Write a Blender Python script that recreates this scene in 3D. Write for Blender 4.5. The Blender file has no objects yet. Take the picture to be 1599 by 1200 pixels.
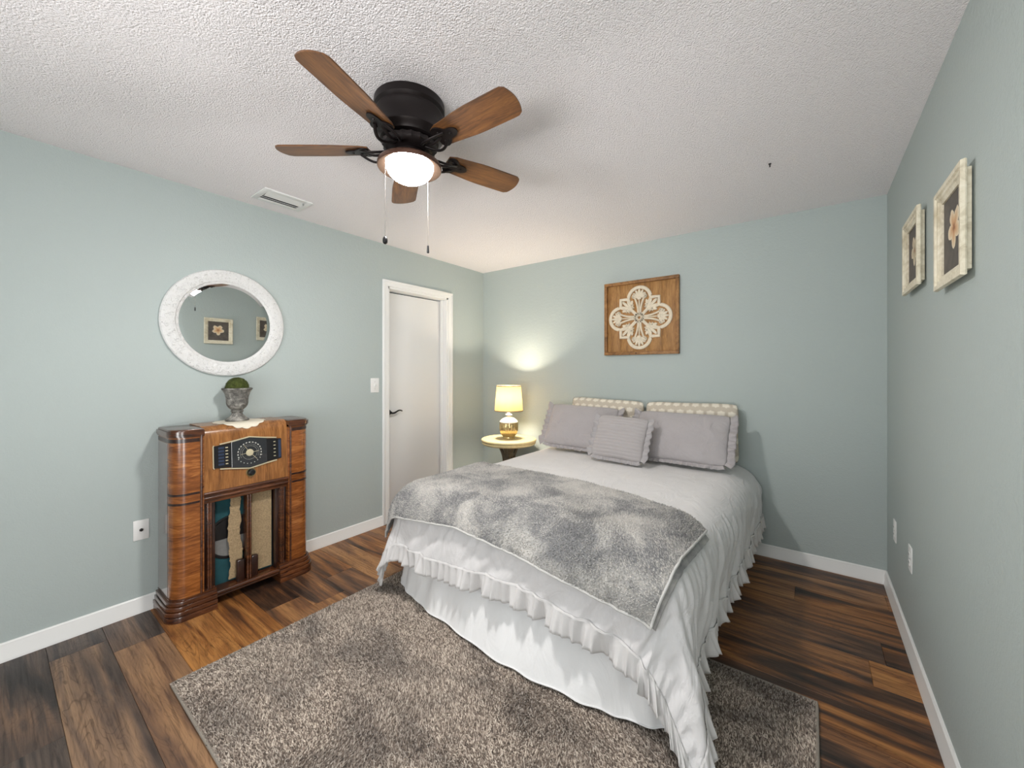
import bpy, bmesh, math, random
import numpy as np
from mathutils import Vector, Matrix, noise
PI = math.pi
random.seed(7)
RNG = np.random.default_rng(7)
S = bpy.context.scene
COL = S.collection

# ------------------------------------------------------------------ camera
F_PX, YAW, CY, CH = 621.55, 0.646118, 579.6, 1.335
XL, XR, YB, YF, H = -2.9705, 0.3743, 3.398, -1.27, 2.44
cam = bpy.data.cameras.new('camera')
cam.sensor_fit = 'HORIZONTAL'
cam.sensor_width = 36.0
cam.lens = 36.0 * F_PX / 1599.0
cam.shift_y = -(600 - CY) / 1599.0
cam.clip_start = 0.02
cam_o = bpy.data.objects.new('camera', cam)
cam_o.location = (0, 0, CH)
cam_o.rotation_euler = (PI / 2, 0, YAW)
COL.objects.link(cam_o)
S.camera = cam_o

# ------------------------------------------------------------------ light, exposure
S.view_settings.view_transform = 'Standard'
S.view_settings.look = 'None'
S.view_settings.gamma = 1.0
S.view_settings.use_curve_mapping = False
S.view_settings.exposure = 0.24
S.cycles.use_denoising = True
S.cycles.max_bounces = 10
S.cycles.diffuse_bounces = 6
S.cycles.caustics_reflective = False
S.cycles.caustics_refractive = False
S.cycles.sample_clamp_indirect = 6.0

world = bpy.data.worlds.new('daylight')
world.use_nodes = True
world.node_tree.nodes['Background'].inputs[0].default_value = (0.86, 0.93, 1.0, 1)
world.node_tree.nodes['Background'].inputs[1].default_value = 1.0
S.world = world

WX0, WX1, WZ0, WZ1 = -1.55, 0.25, 0.60, 1.95          # window opening in the wall behind the camera


def lamp(name, kind, loc, power, color, rot=(0, 0, 0), **kw):
    l = bpy.data.lights.new(name, kind)
    l.energy = power
    l.color = color
    for k, v in kw.items():
        setattr(l, k, v)
    o = bpy.data.objects.new(name, l)
    o.location = loc
    o.rotation_euler = rot
    COL.objects.link(o)
    return o


lamp('window_daylight', 'AREA', ((WX0 + WX1) / 2, YF - 0.45, (WZ0 + WZ1) / 2), 27, (0.97, 0.985, 1.0),
     (PI / 2, 0, 0), shape='RECTANGLE', size=WX1 - WX0, size_y=WZ1 - WZ0)

# added fill lamp behind an added wall opening, out of view, brightens the left
HY0, HY1, HZ = -1.12, -0.30, 2.04
lamp('side_fill', 'AREA', (XR + 0.40, (HY0 + HY1) / 2, 0.72), 32, (1.0, 0.985, 0.965), (0, PI / 2, 0), shape='RECTANGLE', size=1.25, size_y=0.9)
# added fill lamp outside the window, aimed up to brighten the ceiling
lamp('ceiling_fill', 'AREA', (0.0, YF - 2.2, 0.25), 185, (1.0, 0.99, 0.97), (math.radians(112), 0, 0), shape='RECTANGLE', size=3.2, size_y=1.0)


# ------------------------------------------------------------------ material helpers
def lin(c):
    return tuple((x / 12.92 if x <= 0.04045 else ((x + 0.055) / 1.055) ** 2.4) for x in c)


def rgb(r, g, b):
    return lin((r / 255, g / 255, b / 255)) + (1.0,)


class NT:
    def __init__(s, name):
        s.m = bpy.data.materials.new(name)
        s.m.use_nodes = True
        s.t = s.m.node_tree
        s.b = s.t.nodes['Principled BSDF']

    def n(s, typ, props=None, **ins):
        nd = s.t.nodes.new(typ)
        for k, v in (props or {}).items():
            setattr(nd, k, v)
        for k, v in ins.items():
            s.set(nd, k, v)
        return nd

    def set(s, nd, k, v):
        key = int(k[1:]) if k[0] == 'i' and k[1:].isdigit() else k
        if isinstance(key, str) and key not in nd.inputs:
            key = key.replace('_', ' ')
        sock = nd.inputs[key]
        if isinstance(v, bpy.types.NodeSocket):
            s.t.links.new(v, sock)
        else:
            sock.default_value = v

    def coord(s, scale=(1, 1, 1), kind='Object', rot=(0, 0, 0)):
        tc = s.n('ShaderNodeTexCoord')
        mp = s.n('ShaderNodeMapping', Vector=tc.outputs[kind], Scale=scale, Rotation=rot)
        return mp.outputs[0]

    def noise(s, vec, scale, detail=3.0, rough=0.5, dist=0.0, out=0):
        return s.n('ShaderNodeTexNoise', Vector=vec, Scale=scale, Detail=detail, Roughness=rough, Distortion=dist).outputs[out]

    def ramp(s, fac, stops, interp='LINEAR'):
        r = s.n('ShaderNodeValToRGB', i0=fac)
        r.color_ramp.interpolation = interp
        el = r.color_ramp.elements
        while len(el) < len(stops):
            el.new(0.5)
        for e, (p, c) in zip(el, stops):
            e.position = p
            e.color = c if len(c) == 4 else tuple(c) + (1,)
        return r.outputs[0]

    def mix(s, fac, a, b, blend='MIX'):
        m = s.n('ShaderNodeMix', dict(data_type='RGBA', blend_type=blend))
        s.set(m, 'i0', fac)
        s.set(m, 'i6', a)
        s.set(m, 'i7', b)
        return m.outputs[2]

    def math(s, op, a, b=0.0, c=0.0):
        m = s.n('ShaderNodeMath', dict(operation=op))
        s.set(m, 'i0', a)
        s.set(m, 'i1', b)
        s.set(m, 'i2', c)
        return m.outputs[0]

    def attr(s, name):
        return s.n('ShaderNodeAttribute', dict(attribute_name=name))

    def bump(s, height, strength, dist, normal=None):
        b = s.n('ShaderNodeBump', Height=height, Strength=strength, Distance=dist)
        if normal is not None:
            s.set(b, 'Normal', normal)
        return b.outputs[0]

    def out(s, color=None, rough=None, metal=None, normal=None, **kw):
        if color is not None:
            s.set(s.b, 'Base Color', color)
        if rough is not None:
            s.set(s.b, 'Roughness', rough)
        if metal is not None:
            s.set(s.b, 'Metallic', metal)
        if normal is not None:
            s.set(s.b, 'Normal', normal)
        for k, v in kw.items():
            s.set(s.b, k, v)
        return s.m


def plain(name, color, rough=0.5, metal=0.0, bump=0.0, bscale=60.0, var=0.0, **kw):
    t = NT(name)
    c = color
    nrm = None
    if bump or var:
        v = t.coord()
        nz = t.noise(v, bscale, 4)
        if var:
            dk = tuple(x * (1 - var) for x in color[:3]) + (1,)
            c = t.ramp(nz, [(0.3, dk), (0.7, color)])
        if bump:
            nrm = t.bump(nz, 0.5, bump)
    return t.out(c, rough, metal, nrm, **kw)


# ------------------------------------------------------------------ materials
def mat_wall():
    t = NT('wall_paint')
    v = t.coord()
    n1 = t.noise(v, 140, 3)
    n2 = t.noise(v, 45, 2)
    h = t.math('ADD', n1, n2)
    return t.out(rgb(174, 184, 182), 0.72, normal=t.bump(h, 0.35, 0.004))


def mat_ceiling():
    t = NT('popcorn_ceiling')
    v = t.coord()
    n1 = t.noise(v, 185, 3, 0.55, 0.6)
    vo = t.n('ShaderNodeTexVoronoi', Vector=v, Scale=155.0).outputs[0]
    h = t.math('SUBTRACT', n1, t.math('MULTIPLY', vo, 0.55))
    return t.out(rgb(250, 245, 246), 0.9, normal=t.bump(h, 0.7, 0.011))


def mat_floor():
    t = NT('laminate_planks')
    seed = t.attr('seed').outputs['Fac']
    tc = t.n('ShaderNodeTexCoord').outputs['Object']
    off = t.n('ShaderNodeCombineXYZ', X=t.math('MULTIPLY', seed, 37.0), Y=t.math('MULTIPLY', seed, 91.0), Z=t.math('MULTIPLY', seed, 13.0)).outputs[0]
    p = t.n('ShaderNodeVectorMath', dict(operation='ADD'), i0=tc, i1=off).outputs[0]
    grain_v = t.n('ShaderNodeMapping', Vector=p, Scale=(1.3, 30, 1)).outputs[0]
    streak_v = t.n('ShaderNodeMapping', Vector=p, Scale=(0.75, 8.0, 1)).outputs[0]
    fig_v = t.n('ShaderNodeMapping', Vector=p, Scale=(1.3, 5.0, 1)).outputs[0]
    big_v = t.n('ShaderNodeMapping', Vector=p, Scale=(1.1, 2.4, 1)).outputs[0]
    grain = t.noise(grain_v, 3.0, 8, 0.7, 0.6)
    streak = t.noise(streak_v, 1.6, 4, 0.55, 1.2)
    fig = t.noise(fig_v, 1.5, 3, 0.5, 1.4)
    big = t.noise(big_v, 1.4, 2, 0.5, 0.8)
    rings = t.math('FRACT', t.math('MULTIPLY', fig, 16.0))
    rings = t.math('ABSOLUTE', t.math('SUBTRACT', rings, 0.5))
    f = t.math('ADD', t.math('MULTIPLY', streak, 0.75), t.math('MULTIPLY', big, 0.35))
    f = t.math('ADD', f, t.math('MULTIPLY', t.math('SUBTRACT', seed, 0.5), 0.22))
    base = t.ramp(f, [(0.38, rgb(40, 28, 22)), (0.48, rgb(82, 54, 36)), (0.58, rgb(138, 88, 46)), (0.72, rgb(180, 126, 70))])
    grey = t.ramp(f, [(0.38, rgb(52, 45, 43)), (0.52, rgb(92, 78, 70)), (0.74, rgb(146, 120, 97))])  # greyer plank colours that carry the painted daylight sheen
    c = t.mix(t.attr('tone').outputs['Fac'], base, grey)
    dark = t.ramp(grain, [(0.34, (0.34, 0.30, 0.28)), (0.50, (0.92, 0.92, 0.92)), (0.7, (1.18, 1.15, 1.1))])
    c = t.mix(0.8, c, dark, 'MULTIPLY')
    rl = t.ramp(rings, [(0.0, (0.45, 0.40, 0.37)), (0.14, (1, 1, 1))])
    c = t.mix(t.ramp(big, [(0.42, (0.15, 0.15, 0.15)), (0.6, (0.75, 0.75, 0.75))]), c, rl, 'MULTIPLY')
    rough = t.ramp(grain, [(0.3, (0.50,) * 3), (0.7, (0.36,) * 3)])
    return t.out(c, rough, normal=t.bump(grain, 0.18, 0.002))


def wood(name, c0, c1, c2, scale=(2, 2, 24), rough=0.3, coat=0.3, dist=1.2, freq=3.0):
    t = NT(name)
    v = t.coord(scale)
    g = t.noise(v, freq, 7, 0.62, dist)
    g2 = t.noise(t.coord(tuple(max(0.6, x * 0.22) for x in scale)), 2.2, 3, 0.5, 1.5)
    f = t.math('ADD', t.math('MULTIPLY', g, 0.6), t.math('MULTIPLY', g2, 0.4))
    c = t.ramp(f, [(0.34, c0), (0.5, c1), (0.64, c2)])
    return t.out(c, rough, normal=t.bump(g, 0.12, 0.0015), Coat_Weight=coat, Coat_Roughness=0.15)


def cloth(name, col, dark=0.9, wrinkle=0.5, rough=0.92, wscale=(6, 6, 6), weave=900.0, kind='Object'):
    t = NT(name)
    w = t.noise(t.coord(wscale, kind), 1.0, 4, 0.55, 1.2)
    f = t.noise(t.coord(), weave, 1)
    b1 = t.bump(w, wrinkle, 0.03)
    b2 = t.bump(f, 0.3, 0.001, b1)
    n = t.noise(t.coord(), 9.0, 4)
    dk = tuple(x * dark for x in col[:3]) + (1,)
    return t.out(t.ramp(n, [(0.35, dk), (0.65, col)]), rough, normal=b2, Sheen_Weight=0.15)


M = {}
M['wall'] = mat_wall()
M['ceiling'] = mat_ceiling()
M['floor'] = mat_floor()
M['trim'] = plain('white_trim_paint', rgb(236, 236, 234), 0.35, bump=0.0006, bscale=40)
M['door'] = plain('white_door_paint', rgb(228, 228, 227), 0.45, bump=0.0006, bscale=30)
M['plate'] = plain('white_plastic', rgb(232, 232, 230), 0.3)
M['black'] = plain('black_plastic', rgb(18, 18, 20), 0.35)
M['matteblack'] = plain('matte_black_iron', rgb(26, 24, 24), 0.7)
M['blackmetal'] = plain('oil_rubbed_bronze', rgb(36, 30, 30), 0.42, 0.55, bump=0.0004, bscale=220)
M['bronze'] = plain('brown_bronze', rgb(98, 70, 58), 0.36, 0.55)
M['chrome'] = plain('bright_metal', rgb(104, 100, 94), 0.45, 1.0)
M['flange'] = plain('flange_bronze', (.0052, .0034, .0024, 1), 0.9, Specular_IOR_Level=0.0)
M['brass'] = plain('brass', rgb(196, 178, 132), 0.3, 0.85)
M['white_metal'] = plain('white_enamel', rgb(228, 228, 226), 0.4)
M['dark'] = plain('dark_void', rgb(30, 30, 32), 0.9)  # near-black colour standing in for shade inside openings
M['blade'] = wood('fan_blade_wood', rgb(64, 40, 23), rgb(100, 64, 34), rgb(126, 84, 44), (3, 26, 3), 0.42, 0.1)
M['walnut_v'] = wood('walnut_panel', rgb(104, 64, 30), rgb(142, 92, 46), rgb(164, 112, 60), (30, 30, 2.2), 0.26, 0.35)
M['walnut_h'] = wood('walnut_figured', rgb(90, 48, 20), rgb(138, 80, 36), rgb(174, 112, 56), (3, 3, 22), 0.24, 0.5)
M['mahogany'] = wood('mahogany_moulding', rgb(46, 24, 15), rgb(80, 44, 24), rgb(116, 68, 36), (4, 2, 14), 0.24, 0.5)
M['darkwood'] = wood('dark_inlay', rgb(26, 14, 12), rgb(46, 26, 20), rgb(64, 38, 28), (4, 18, 4), 0.28, 0.4)
M['side_sheen'] = wood('cabinet_side_sheen', rgb(104, 92, 90), rgb(124, 112, 110), rgb(140, 128, 124), (6, 6, 2), 0.10, 1.0)  # grey wall reflection painted into the side wood's colour
M['oak'] = wood('stained_pine', rgb(112, 78, 42), rgb(158, 114, 64), rgb(184, 140, 86), (24, 3, 3), 0.6, 0.0)
M['oakframe'] = wood('stained_pine_frame', rgb(100, 68, 36), rgb(142, 100, 56), rgb(168, 124, 74), (10, 3, 10), 0.6, 0.0)
M['cream'] = plain('cream_carving', rgb(226, 214, 192), 0.7, var=0.14, bscale=40, bump=0.001)
M['weathered'] = wood('weathered_cream_wood', rgb(180, 168, 142), rgb(218, 210, 188), rgb(232, 226, 208), (8, 8, 8), 0.75, 0.0)
M['comforter'] = cloth('grey_comforter', rgb(224, 222, 222), 0.97, 0.4, kind='UV', wscale=(9, 5, 1))
M['ruffle'] = cloth('grey_ruffle', rgb(214, 212, 211), 0.95, 0.15)
M['skirt'] = cloth('white_bed_skirt', rgb(238, 238, 238), 0.98, 0.30, wscale=(7, 3, 3))
M['sham'] = cloth('grey_sham', rgb(172, 167, 168), 0.95, 0.55, wscale=(9, 9, 9))
M['cushion'] = cloth('grey_cushion', rgb(172, 168, 169), 0.95, 0.2, wscale=(14, 14, 14))
M['mattress'] = cloth('mattress_ticking', rgb(225, 225, 222))
M['pipe'] = plain('white_piping', rgb(236, 236, 236), 0.8)


def mat_pattern():
    t = NT('dotted_pillowcase')
    uv = t.n('ShaderNodeTexCoord').outputs['UV']
    v = t.n('ShaderNodeMapping', Vector=uv, Scale=(1, 1, 1)).outputs[0]
    sp = t.n('ShaderNodeSeparateXYZ', Vector=v)
    # staggered rows of pale clover dots
    yy = t.math('MULTIPLY', sp.outputs[1], 15.0)
    row = t.math('FLOOR', yy)
    xx = t.math('ADD', t.math('MULTIPLY', sp.outputs[0], 14.0), t.math('MULTIPLY', row, 0.5))
    fx = t.math('SUBTRACT', t.math('FRACT', xx), 0.5)
    fy = t.math('SUBTRACT', t.math('FRACT', yy), 0.5)
    r = t.math('SQRT', t.math('ADD', t.math('MULTIPLY', fx, fx), t.math('MULTIPLY', t.math('MULTIPLY', fy, fy), 1.5)))
    ang = t.math('ARCTAN2', fy, fx)
    rr = t.math('ADD', r, t.math('MULTIPLY', t.math('COSINE', t.math('MULTIPLY', ang, 6.0)), 0.035))
    c = t.ramp(rr, [(0.28, rgb(228, 221, 206)), (0.44, rgb(194, 184, 168))])
    nz = t.noise(t.coord((8, 8, 8)), 1.0, 4, 0.5, 1.0)
    return t.out(c, 0.9, normal=t.bump(nz, 0.3, 0.02))


M['pattern'] = mat_pattern()


def mat_pleat():
    t = NT('pleated_cushion')
    uv = t.n('ShaderNodeTexCoord').outputs['UV']
    sp = t.n('ShaderNodeSeparateXYZ', Vector=uv)
    nz = t.noise(t.coord((12, 12, 12)), 1.0, 3)
    return t.out(rgb(170, 165, 165), 0.9, normal=t.bump(nz, 0.3, 0.01), Sheen_Weight=0.15)


M['pleat'] = mat_pleat()


def mat_rug():
    t = NT('rug_yarn')
    tone = t.attr('tone').outputs['Fac']
    c = t.ramp(tone, [(0.0, rgb(88, 79, 73)), (0.3, rgb(142, 130, 121)), (0.65, rgb(184, 172, 161)), (1.0, rgb(220, 210, 199))])
    p = t.noise(t.coord((1.2, 2.2, 1)), 2.2, 3, 0.5, 0.6)
    c = t.mix(0.8, c, t.ramp(p, [(0.34, (0.50, 0.50, 0.50)), (0.54, (1.14, 1.12, 1.08))]), 'MULTIPLY')  # dark patches: pile-direction shading painted into the yarn colour
    return t.out(c, 0.95)


M['rug'] = mat_rug()
M['rugback'] = plain('rug_backing', rgb(120, 108, 98), 0.95, bump=0.002, bscale=200)
M['rugedge'] = plain('rug_binding', rgb(142, 134, 124), 0.9, bump=0.002, bscale=300)


def mat_fur():
    t = NT('plush_throw')
    tone = t.attr('tone').outputs['Fac']
    v = t.coord((1, 1, 1))
    p = t.noise(v, 5.0, 5, 0.6, 0.5)
    q = t.math('ADD', t.math('MULTIPLY', p, 0.9), t.math('MULTIPLY', t.math('SUBTRACT', tone, 0.5), 0.22))
    c = t.ramp(q, [(0.28, rgb(118, 118, 119)), (0.41, rgb(166, 164, 161)), (0.56, rgb(202, 198, 192))])  # darker patches paint in the shading where the pile lies differently
    nz = t.noise(v, 160, 3)
    return t.out(c, 0.95, normal=t.bump(nz, 0.6, 0.004), Sheen_Weight=0.35)


M['fur'] = mat_fur()
M['furedge'] = plain('throw_binding', rgb(198, 197, 194), 0.9, bump=0.001, bscale=300)


def emis(name, col, strength, base=(1, 1, 1, 1)):
    t = NT(name)
    return t.out(base, 0.4, Emission_Color=col, Emission_Strength=strength)


M['bulbglass'] = emis('lit_frosted_glass', (1.0, 0.972, 0.945, 1), 235.0)


def mat_shade():
    t = NT('lamp_shade_linen')
    d = t.n('ShaderNodeBsdfDiffuse', Color=rgb(214, 198, 164))
    tr = t.n('ShaderNodeBsdfTranslucent', Color=rgb(120, 99, 62))
    mx = t.n('ShaderNodeMixShader', i0=0.5)
    t.t.links.new(d.outputs[0], mx.inputs[1])
    t.t.links.new(tr.outputs[0], mx.inputs[2])
    t.t.links.new(mx.outputs[0], t.t.nodes['Material Output'].inputs[0])
    return t.m


M['shade'] = mat_shade()
M['shadetrim'] = plain('shade_trim', rgb(120, 104, 76), 0.7)
M['mercury'] = plain('mercury_glass', rgb(222, 196, 140), 0.2, 0.75, var=0.25, bscale=60)
M['mercury_lit'] = plain('mercury_glass_lit', rgb(240, 236, 224), 0.25, 0.2)  # pale copy of the base glass, lamp light painted into its colour


def mat_distress():
    t = NT('distressed_cream_paint')
    v = t.coord()
    n = t.noise(v, 22, 6, 0.7, 0.8)
    c = t.ramp(n, [(0.30, rgb(110, 86, 58)), (0.36, rgb(200, 182, 136)), (0.7, rgb(216, 200, 156))])
    return t.out(c, 0.6, normal=t.bump(n, 0.3, 0.003))


M['distress'] = mat_distress()
M['tablewood'] = plain('grey_brown_wood', rgb(120, 106, 84), 0.65, var=0.4, bscale=30, bump=0.002)


def mat_relief():
    t = NT('white_relief_frame')
    v = t.coord()
    vo = t.n('ShaderNodeTexVoronoi', dict(feature='SMOOTH_F1'), Vector=t.n('ShaderNodeMapping', Vector=v).outputs[0], Scale=46.0).outputs[0]
    nz = t.noise(v, 60, 4, 0.6, 2.2)
    h = t.math('ADD', vo, nz)
    c = t.ramp(nz, [(0.30, rgb(170, 168, 166)), (0.42, rgb(228, 228, 227))])
    return t.out(c, 0.45, normal=t.bump(h, 0.7, 0.010))


M['relief'] = mat_relief()
M['whitesatin'] = plain('white_satin', rgb(238, 238, 237), 0.4)
M['mirror'] = plain('mirror_silver', (0.86, 0.88, 0.87, 1), 0.015, 1.0)


def mat_urn():
    t = NT('aged_stone')
    v = t.coord()
    n = t.noise(v, 26, 6, 0.7, 0.5)
    c = t.ramp(n, [(0.34, rgb(62, 60, 58)), (0.5, rgb(112, 110, 105)), (0.66, rgb(168, 165, 158))])
    return t.out(c, 0.85, normal=t.bump(n, 0.5, 0.008))


M['urn'] = mat_urn()
M['moss'] = plain('moss', rgb(78, 88, 34), 0.95, var=0.55, bscale=70, bump=0.01)
M['lace'] = plain('lace', rgb(228, 220, 202), 0.9, bump=0.002, bscale=260, var=0.1)
M['teal'] = plain('teal_board', rgb(32, 84, 92), 0.85, var=0.35, bscale=14)
M['cone'] = plain('paper_cone', rgb(128, 128, 126), 0.9, var=0.15)
M['grillecloth'] = plain('grille_cloth', rgb(182, 158, 122), 0.95, var=0.4, bscale=150, bump=0.010)
M['dialface'] = plain('dial_face', rgb(38, 40, 44), 0.22, var=0.2, bscale=8, Coat_Weight=1.0, Coat_Roughness=0.05)
M['ivory'] = plain('ivory', rgb(196, 186, 156), 0.35)
M['bluetab'] = plain('station_tab', rgb(44, 56, 80), 0.35)
M['dialmark'] = plain('dial_print', rgb(178, 178, 170), 0.5)
M['screw'] = plain('screw', rgb(190, 190, 188), 0.35, 0.6)


# ------------------------------------------------------------------ mesh helpers
class MB:
    def __init__(s):
        s.v, s.f, s.uv = [], [], {}

    def add(s, verts, faces):
        o = len(s.v)
        s.v += [tuple(map(float, v)) for v in verts]
        s.f += [tuple(i + o for i in f) for f in faces]
        return s

    def box(s, x0, x1, y0, y1, z0, z1, bev=0.0, seg=2, mtx=None):
        bm = bmesh.new()
        bmesh.ops.create_cube(bm, size=1)
        for v in bm.verts:
            v.co = Vector(((x0 + x1) / 2 + v.co.x * (x1 - x0), (y0 + y1) / 2 + v.co.y * (y1 - y0), (z0 + z1) / 2 + v.co.z * (z1 - z0)))
        if bev:
            bmesh.ops.bevel(bm, geom=bm.edges[:], offset=bev, segments=seg, affect='EDGES', profile=0.5)
        return s.bm(bm, mtx)

    def bm(s, bm, mtx=None):
        if mtx is not None:
            bmesh.ops.transform(bm, matrix=mtx, verts=bm.verts)
        bm.verts.index_update()
        s.add([v.co for v in bm.verts], [[v.index for v in f.verts] for f in bm.faces])
        bm.free()
        return s

    def lathe(s, prof, seg=48, mtx=None, fn=None, cap=True):
        """prof: list of (r, z) turned about z"""
        vs, fs = [], []
        n = len(prof)
        for i in range(seg):
            a = 2 * PI * i / seg
            for r, z in prof:
                rr = r if fn is None else fn(r, z, a)
                vs.append(Vector((rr * math.cos(a), rr * math.sin(a), z)))
        for i in range(seg):
            j = (i + 1) % seg
            for k in range(n - 1):
                fs.append((i * n + k, j * n + k, j * n + k + 1, i * n + k + 1))
        if cap:
            if prof[0][0] > 1e-5:
                fs.append(tuple(i * n for i in reversed(range(seg))))
            if prof[-1][0] > 1e-5:
                fs.append(tuple(i * n + n - 1 for i in range(seg)))
        if mtx is not None:
            vs = [mtx @ v for v in vs]
        return s.add(vs, fs)

    def tube(s, pts, rad, seg=10, closed=False, flat=1.0):
        pts = [Vector(p) for p in pts]
        n = len(pts)
        rads = rad if isinstance(rad, (list, tuple)) else [rad] * n
        vs, fs = [], []
        up = Vector((0, 0, 1))
        for i, p in enumerate(pts):
            a = pts[i - 1] if (i > 0 or closed) else p
            b = pts[(i + 1) % n] if (i < n - 1 or closed) else p
            t = (b - a).normalized()
            u = up if abs(t.dot(up)) < 0.95 else Vector((1, 0, 0))
            s1 = t.cross(u).normalized()
            s2 = s1.cross(t).normalized()
            for k in range(seg):
                an = 2 * PI * k / seg
                vs.append(p + (s1 * math.cos(an) + s2 * math.sin(an) * flat) * rads[i])
        m = n if closed else n - 1
        for i in range(m):
            j = (i + 1) % n
            for k in range(seg):
                l = (k + 1) % seg
                fs.append((i * seg + k, i * seg + l, j * seg + l, j * seg + k))
        if not closed:
            fs.append(tuple(reversed(range(seg))))
            fs.append(tuple((n - 1) * seg + k for k in range(seg)))
        return s.add(vs, fs)

    def prism(s, poly, z0, z1, mtx=None, bev=0.0, seg=2):
        """poly: list of (x, y), extruded along z"""
        bm = bmesh.new()
        vs = [bm.verts.new((x, y, z0)) for x, y in poly]
        f = bm.faces.new(vs)
        r = bmesh.ops.extrude_face_region(bm, geom=[f])
        for e in r['geom']:
            if isinstance(e, bmesh.types.BMVert):
                e.co.z = z1
        bmesh.ops.recalc_face_normals(bm, faces=bm.faces)
        if bev:
            ed = [e for e in bm.edges if abs(e.verts[0].co.z - z1) < 1e-6 and abs(e.verts[1].co.z - z1) < 1e-6]
            bmesh.ops.bevel(bm, geom=ed, offset=bev, segments=seg, affect='EDGES', profile=0.5)
        return s.bm(bm, mtx)

    def ribbon(s, path, w, z0, z1, closed=False, mtx=None):
        """flat band of width w along a 2-D path, extruded z0..z1, with a rounded top"""
        pts = [Vector((p[0], p[1])) for p in path]
        n = len(pts)
        vs, fs = [], []
        ws = w if isinstance(w, (list, tuple)) else [w] * n
        for i, p in enumerate(pts):
            a = pts[i - 1] if (i > 0 or closed) else p
            b = pts[(i + 1) % n] if (i < n - 1 or closed) else p
            t = (b - a)
            t = t.normalized() if t.length > 1e-9 else Vector((1, 0))
            nn = Vector((-t.y, t.x))
            h = ws[i] / 2
            for q, z in ((-1, z0), (-1, z0 + (z1 - z0) * 0.7), (-0.6, z1), (0.6, z1), (1, z0 + (z1 - z0) * 0.7), (1, z0)):
                c = p + nn * h * q
                v = Vector((c.x, c.y, z))
                vs.append(mtx @ v if mtx is not None else v)
        m = n if closed else n - 1
        for i in range(m):
            j = (i + 1) % n
            for k in range(6):
                l = (k + 1) % 6
                fs.append((i * 6 + k, j * 6 + k, j * 6 + l, i * 6 + l))
        if not closed:
            fs.append(tuple(range(6)))
            fs.append(tuple((n - 1) * 6 + k for k in reversed(range(6))))
        return s.add(vs, fs)

    def grid(s, nu, nv, fn, wrap=False):
        vs = [fn(i / (nu - 1), j / (nv - 1)) for i in range(nu) for j in range(nv)]
        fs = [(i * nv + j, (i + 1) * nv + j, (i + 1) * nv + j + 1, i * nv + j + 1) for i in range(nu - 1) for j in range(nv - 1)]
        return s.add(vs, fs)

    def build(s, name, mat, parent=None, smooth=35, mods=None, recalc=True):
        me = bpy.data.meshes.new(name)
        me.from_pydata(s.v, [], s.f)
        if recalc:
            bm = bmesh.new()
            bm.from_mesh(me)
            bmesh.ops.recalc_face_normals(bm, faces=bm.faces)
            bm.to_mesh(me)
            bm.free()
        me.materials.append(M[mat])
        if smooth:
            me.shade_smooth()
            me.set_sharp_from_angle(angle=math.radians(smooth))
        o = bpy.data.objects.new(name, me)
        COL.objects.link(o)
        if parent is not None:
            o.parent = parent
        return o


def thing(name, label, cat, loc=(0, 0, 0), rot=(0, 0, 0), group=None):
    o = bpy.data.objects.new(name, None)
    o.empty_display_size = 0.05
    COL.objects.link(o)
    o.location = loc
    o.rotation_euler = rot
    tag(o, label, cat, group)
    return o


def tag(o, label, cat, group=None):
    o['label'] = label
    o['category'] = cat
    if group:
        o['group'] = group
    return o


def struct(o, label=None, cat=None):
    o['kind'] = 'structure'
    if label:
        o['label'] = label
        o['category'] = cat
    return o


def numpy_mesh(name, verts, faces, mat, parent=None, tone=None, smooth=True):
    me = bpy.data.meshes.new(name)
    nv, nf, k = len(verts), len(faces), faces.shape[1]
    me.vertices.add(nv)
    me.vertices.foreach_set('co', np.ascontiguousarray(verts, dtype=np.float32).ravel())
    me.loops.add(nf * k)
    me.loops.foreach_set('vertex_index', np.ascontiguousarray(faces, dtype=np.int32).ravel())
    me.polygons.add(nf)
    me.polygons.foreach_set('loop_start', np.arange(0, nf * k, k, dtype=np.int32))
    me.update(calc_edges=True)
    if tone is not None:
        a = me.attributes.new('tone', 'FLOAT', 'POINT')
        a.data.foreach_set('value', np.ascontiguousarray(tone, dtype=np.float32))
    me.materials.append(M[mat])
    if smooth:
        me.shade_smooth()
    o = bpy.data.objects.new(name, me)
    COL.objects.link(o)
    if parent is not None:
        o.parent = parent
    return o


def tufts(P, N, length, width, lean, rng, lvar=0.4, lean_dir=None):
    """short pointed yarn ends: a three-sided spike at every point"""
    n = len(P)
    D = N + lean * rng.normal(size=(n, 3))
    if lean_dir is not None:
        D = D + lean_dir
    D /= np.linalg.norm(D, axis=1, keepdims=True)
    L = length * (1 - lvar * rng.random(n))[:, None]
    A = np.cross(D, rng.normal(size=(n, 3)))
    A /= np.linalg.norm(A, axis=1, keepdims=True)
    B = np.cross(D, A)
    w = width * (0.7 + 0.6 * rng.random(n))[:, None]
    vs = np.empty((n, 4, 3))
    for k in range(3):
        an = 2 * PI * k / 3
        vs[:, k] = P + (A * math.cos(an) + B * math.sin(an)) * w
    vs[:, 3] = P + D * L
    i0 = (np.arange(n) * 4)[:, None]
    fs = np.concatenate([i0 + np.array([[0, 1, 3]]), i0 + np.array([[1, 2, 3]]), i0 + np.array([[2, 0, 3]])])
    tone = np.repeat(rng.random(n), 4).reshape(n, 4)
    return vs.reshape(-1, 3), fs, tone.ravel()


def sstep(a, b, x):
    t = min(1, max(0, (x - a) / (b - a)))
    return t * t * (3 - 2 * t)


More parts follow.
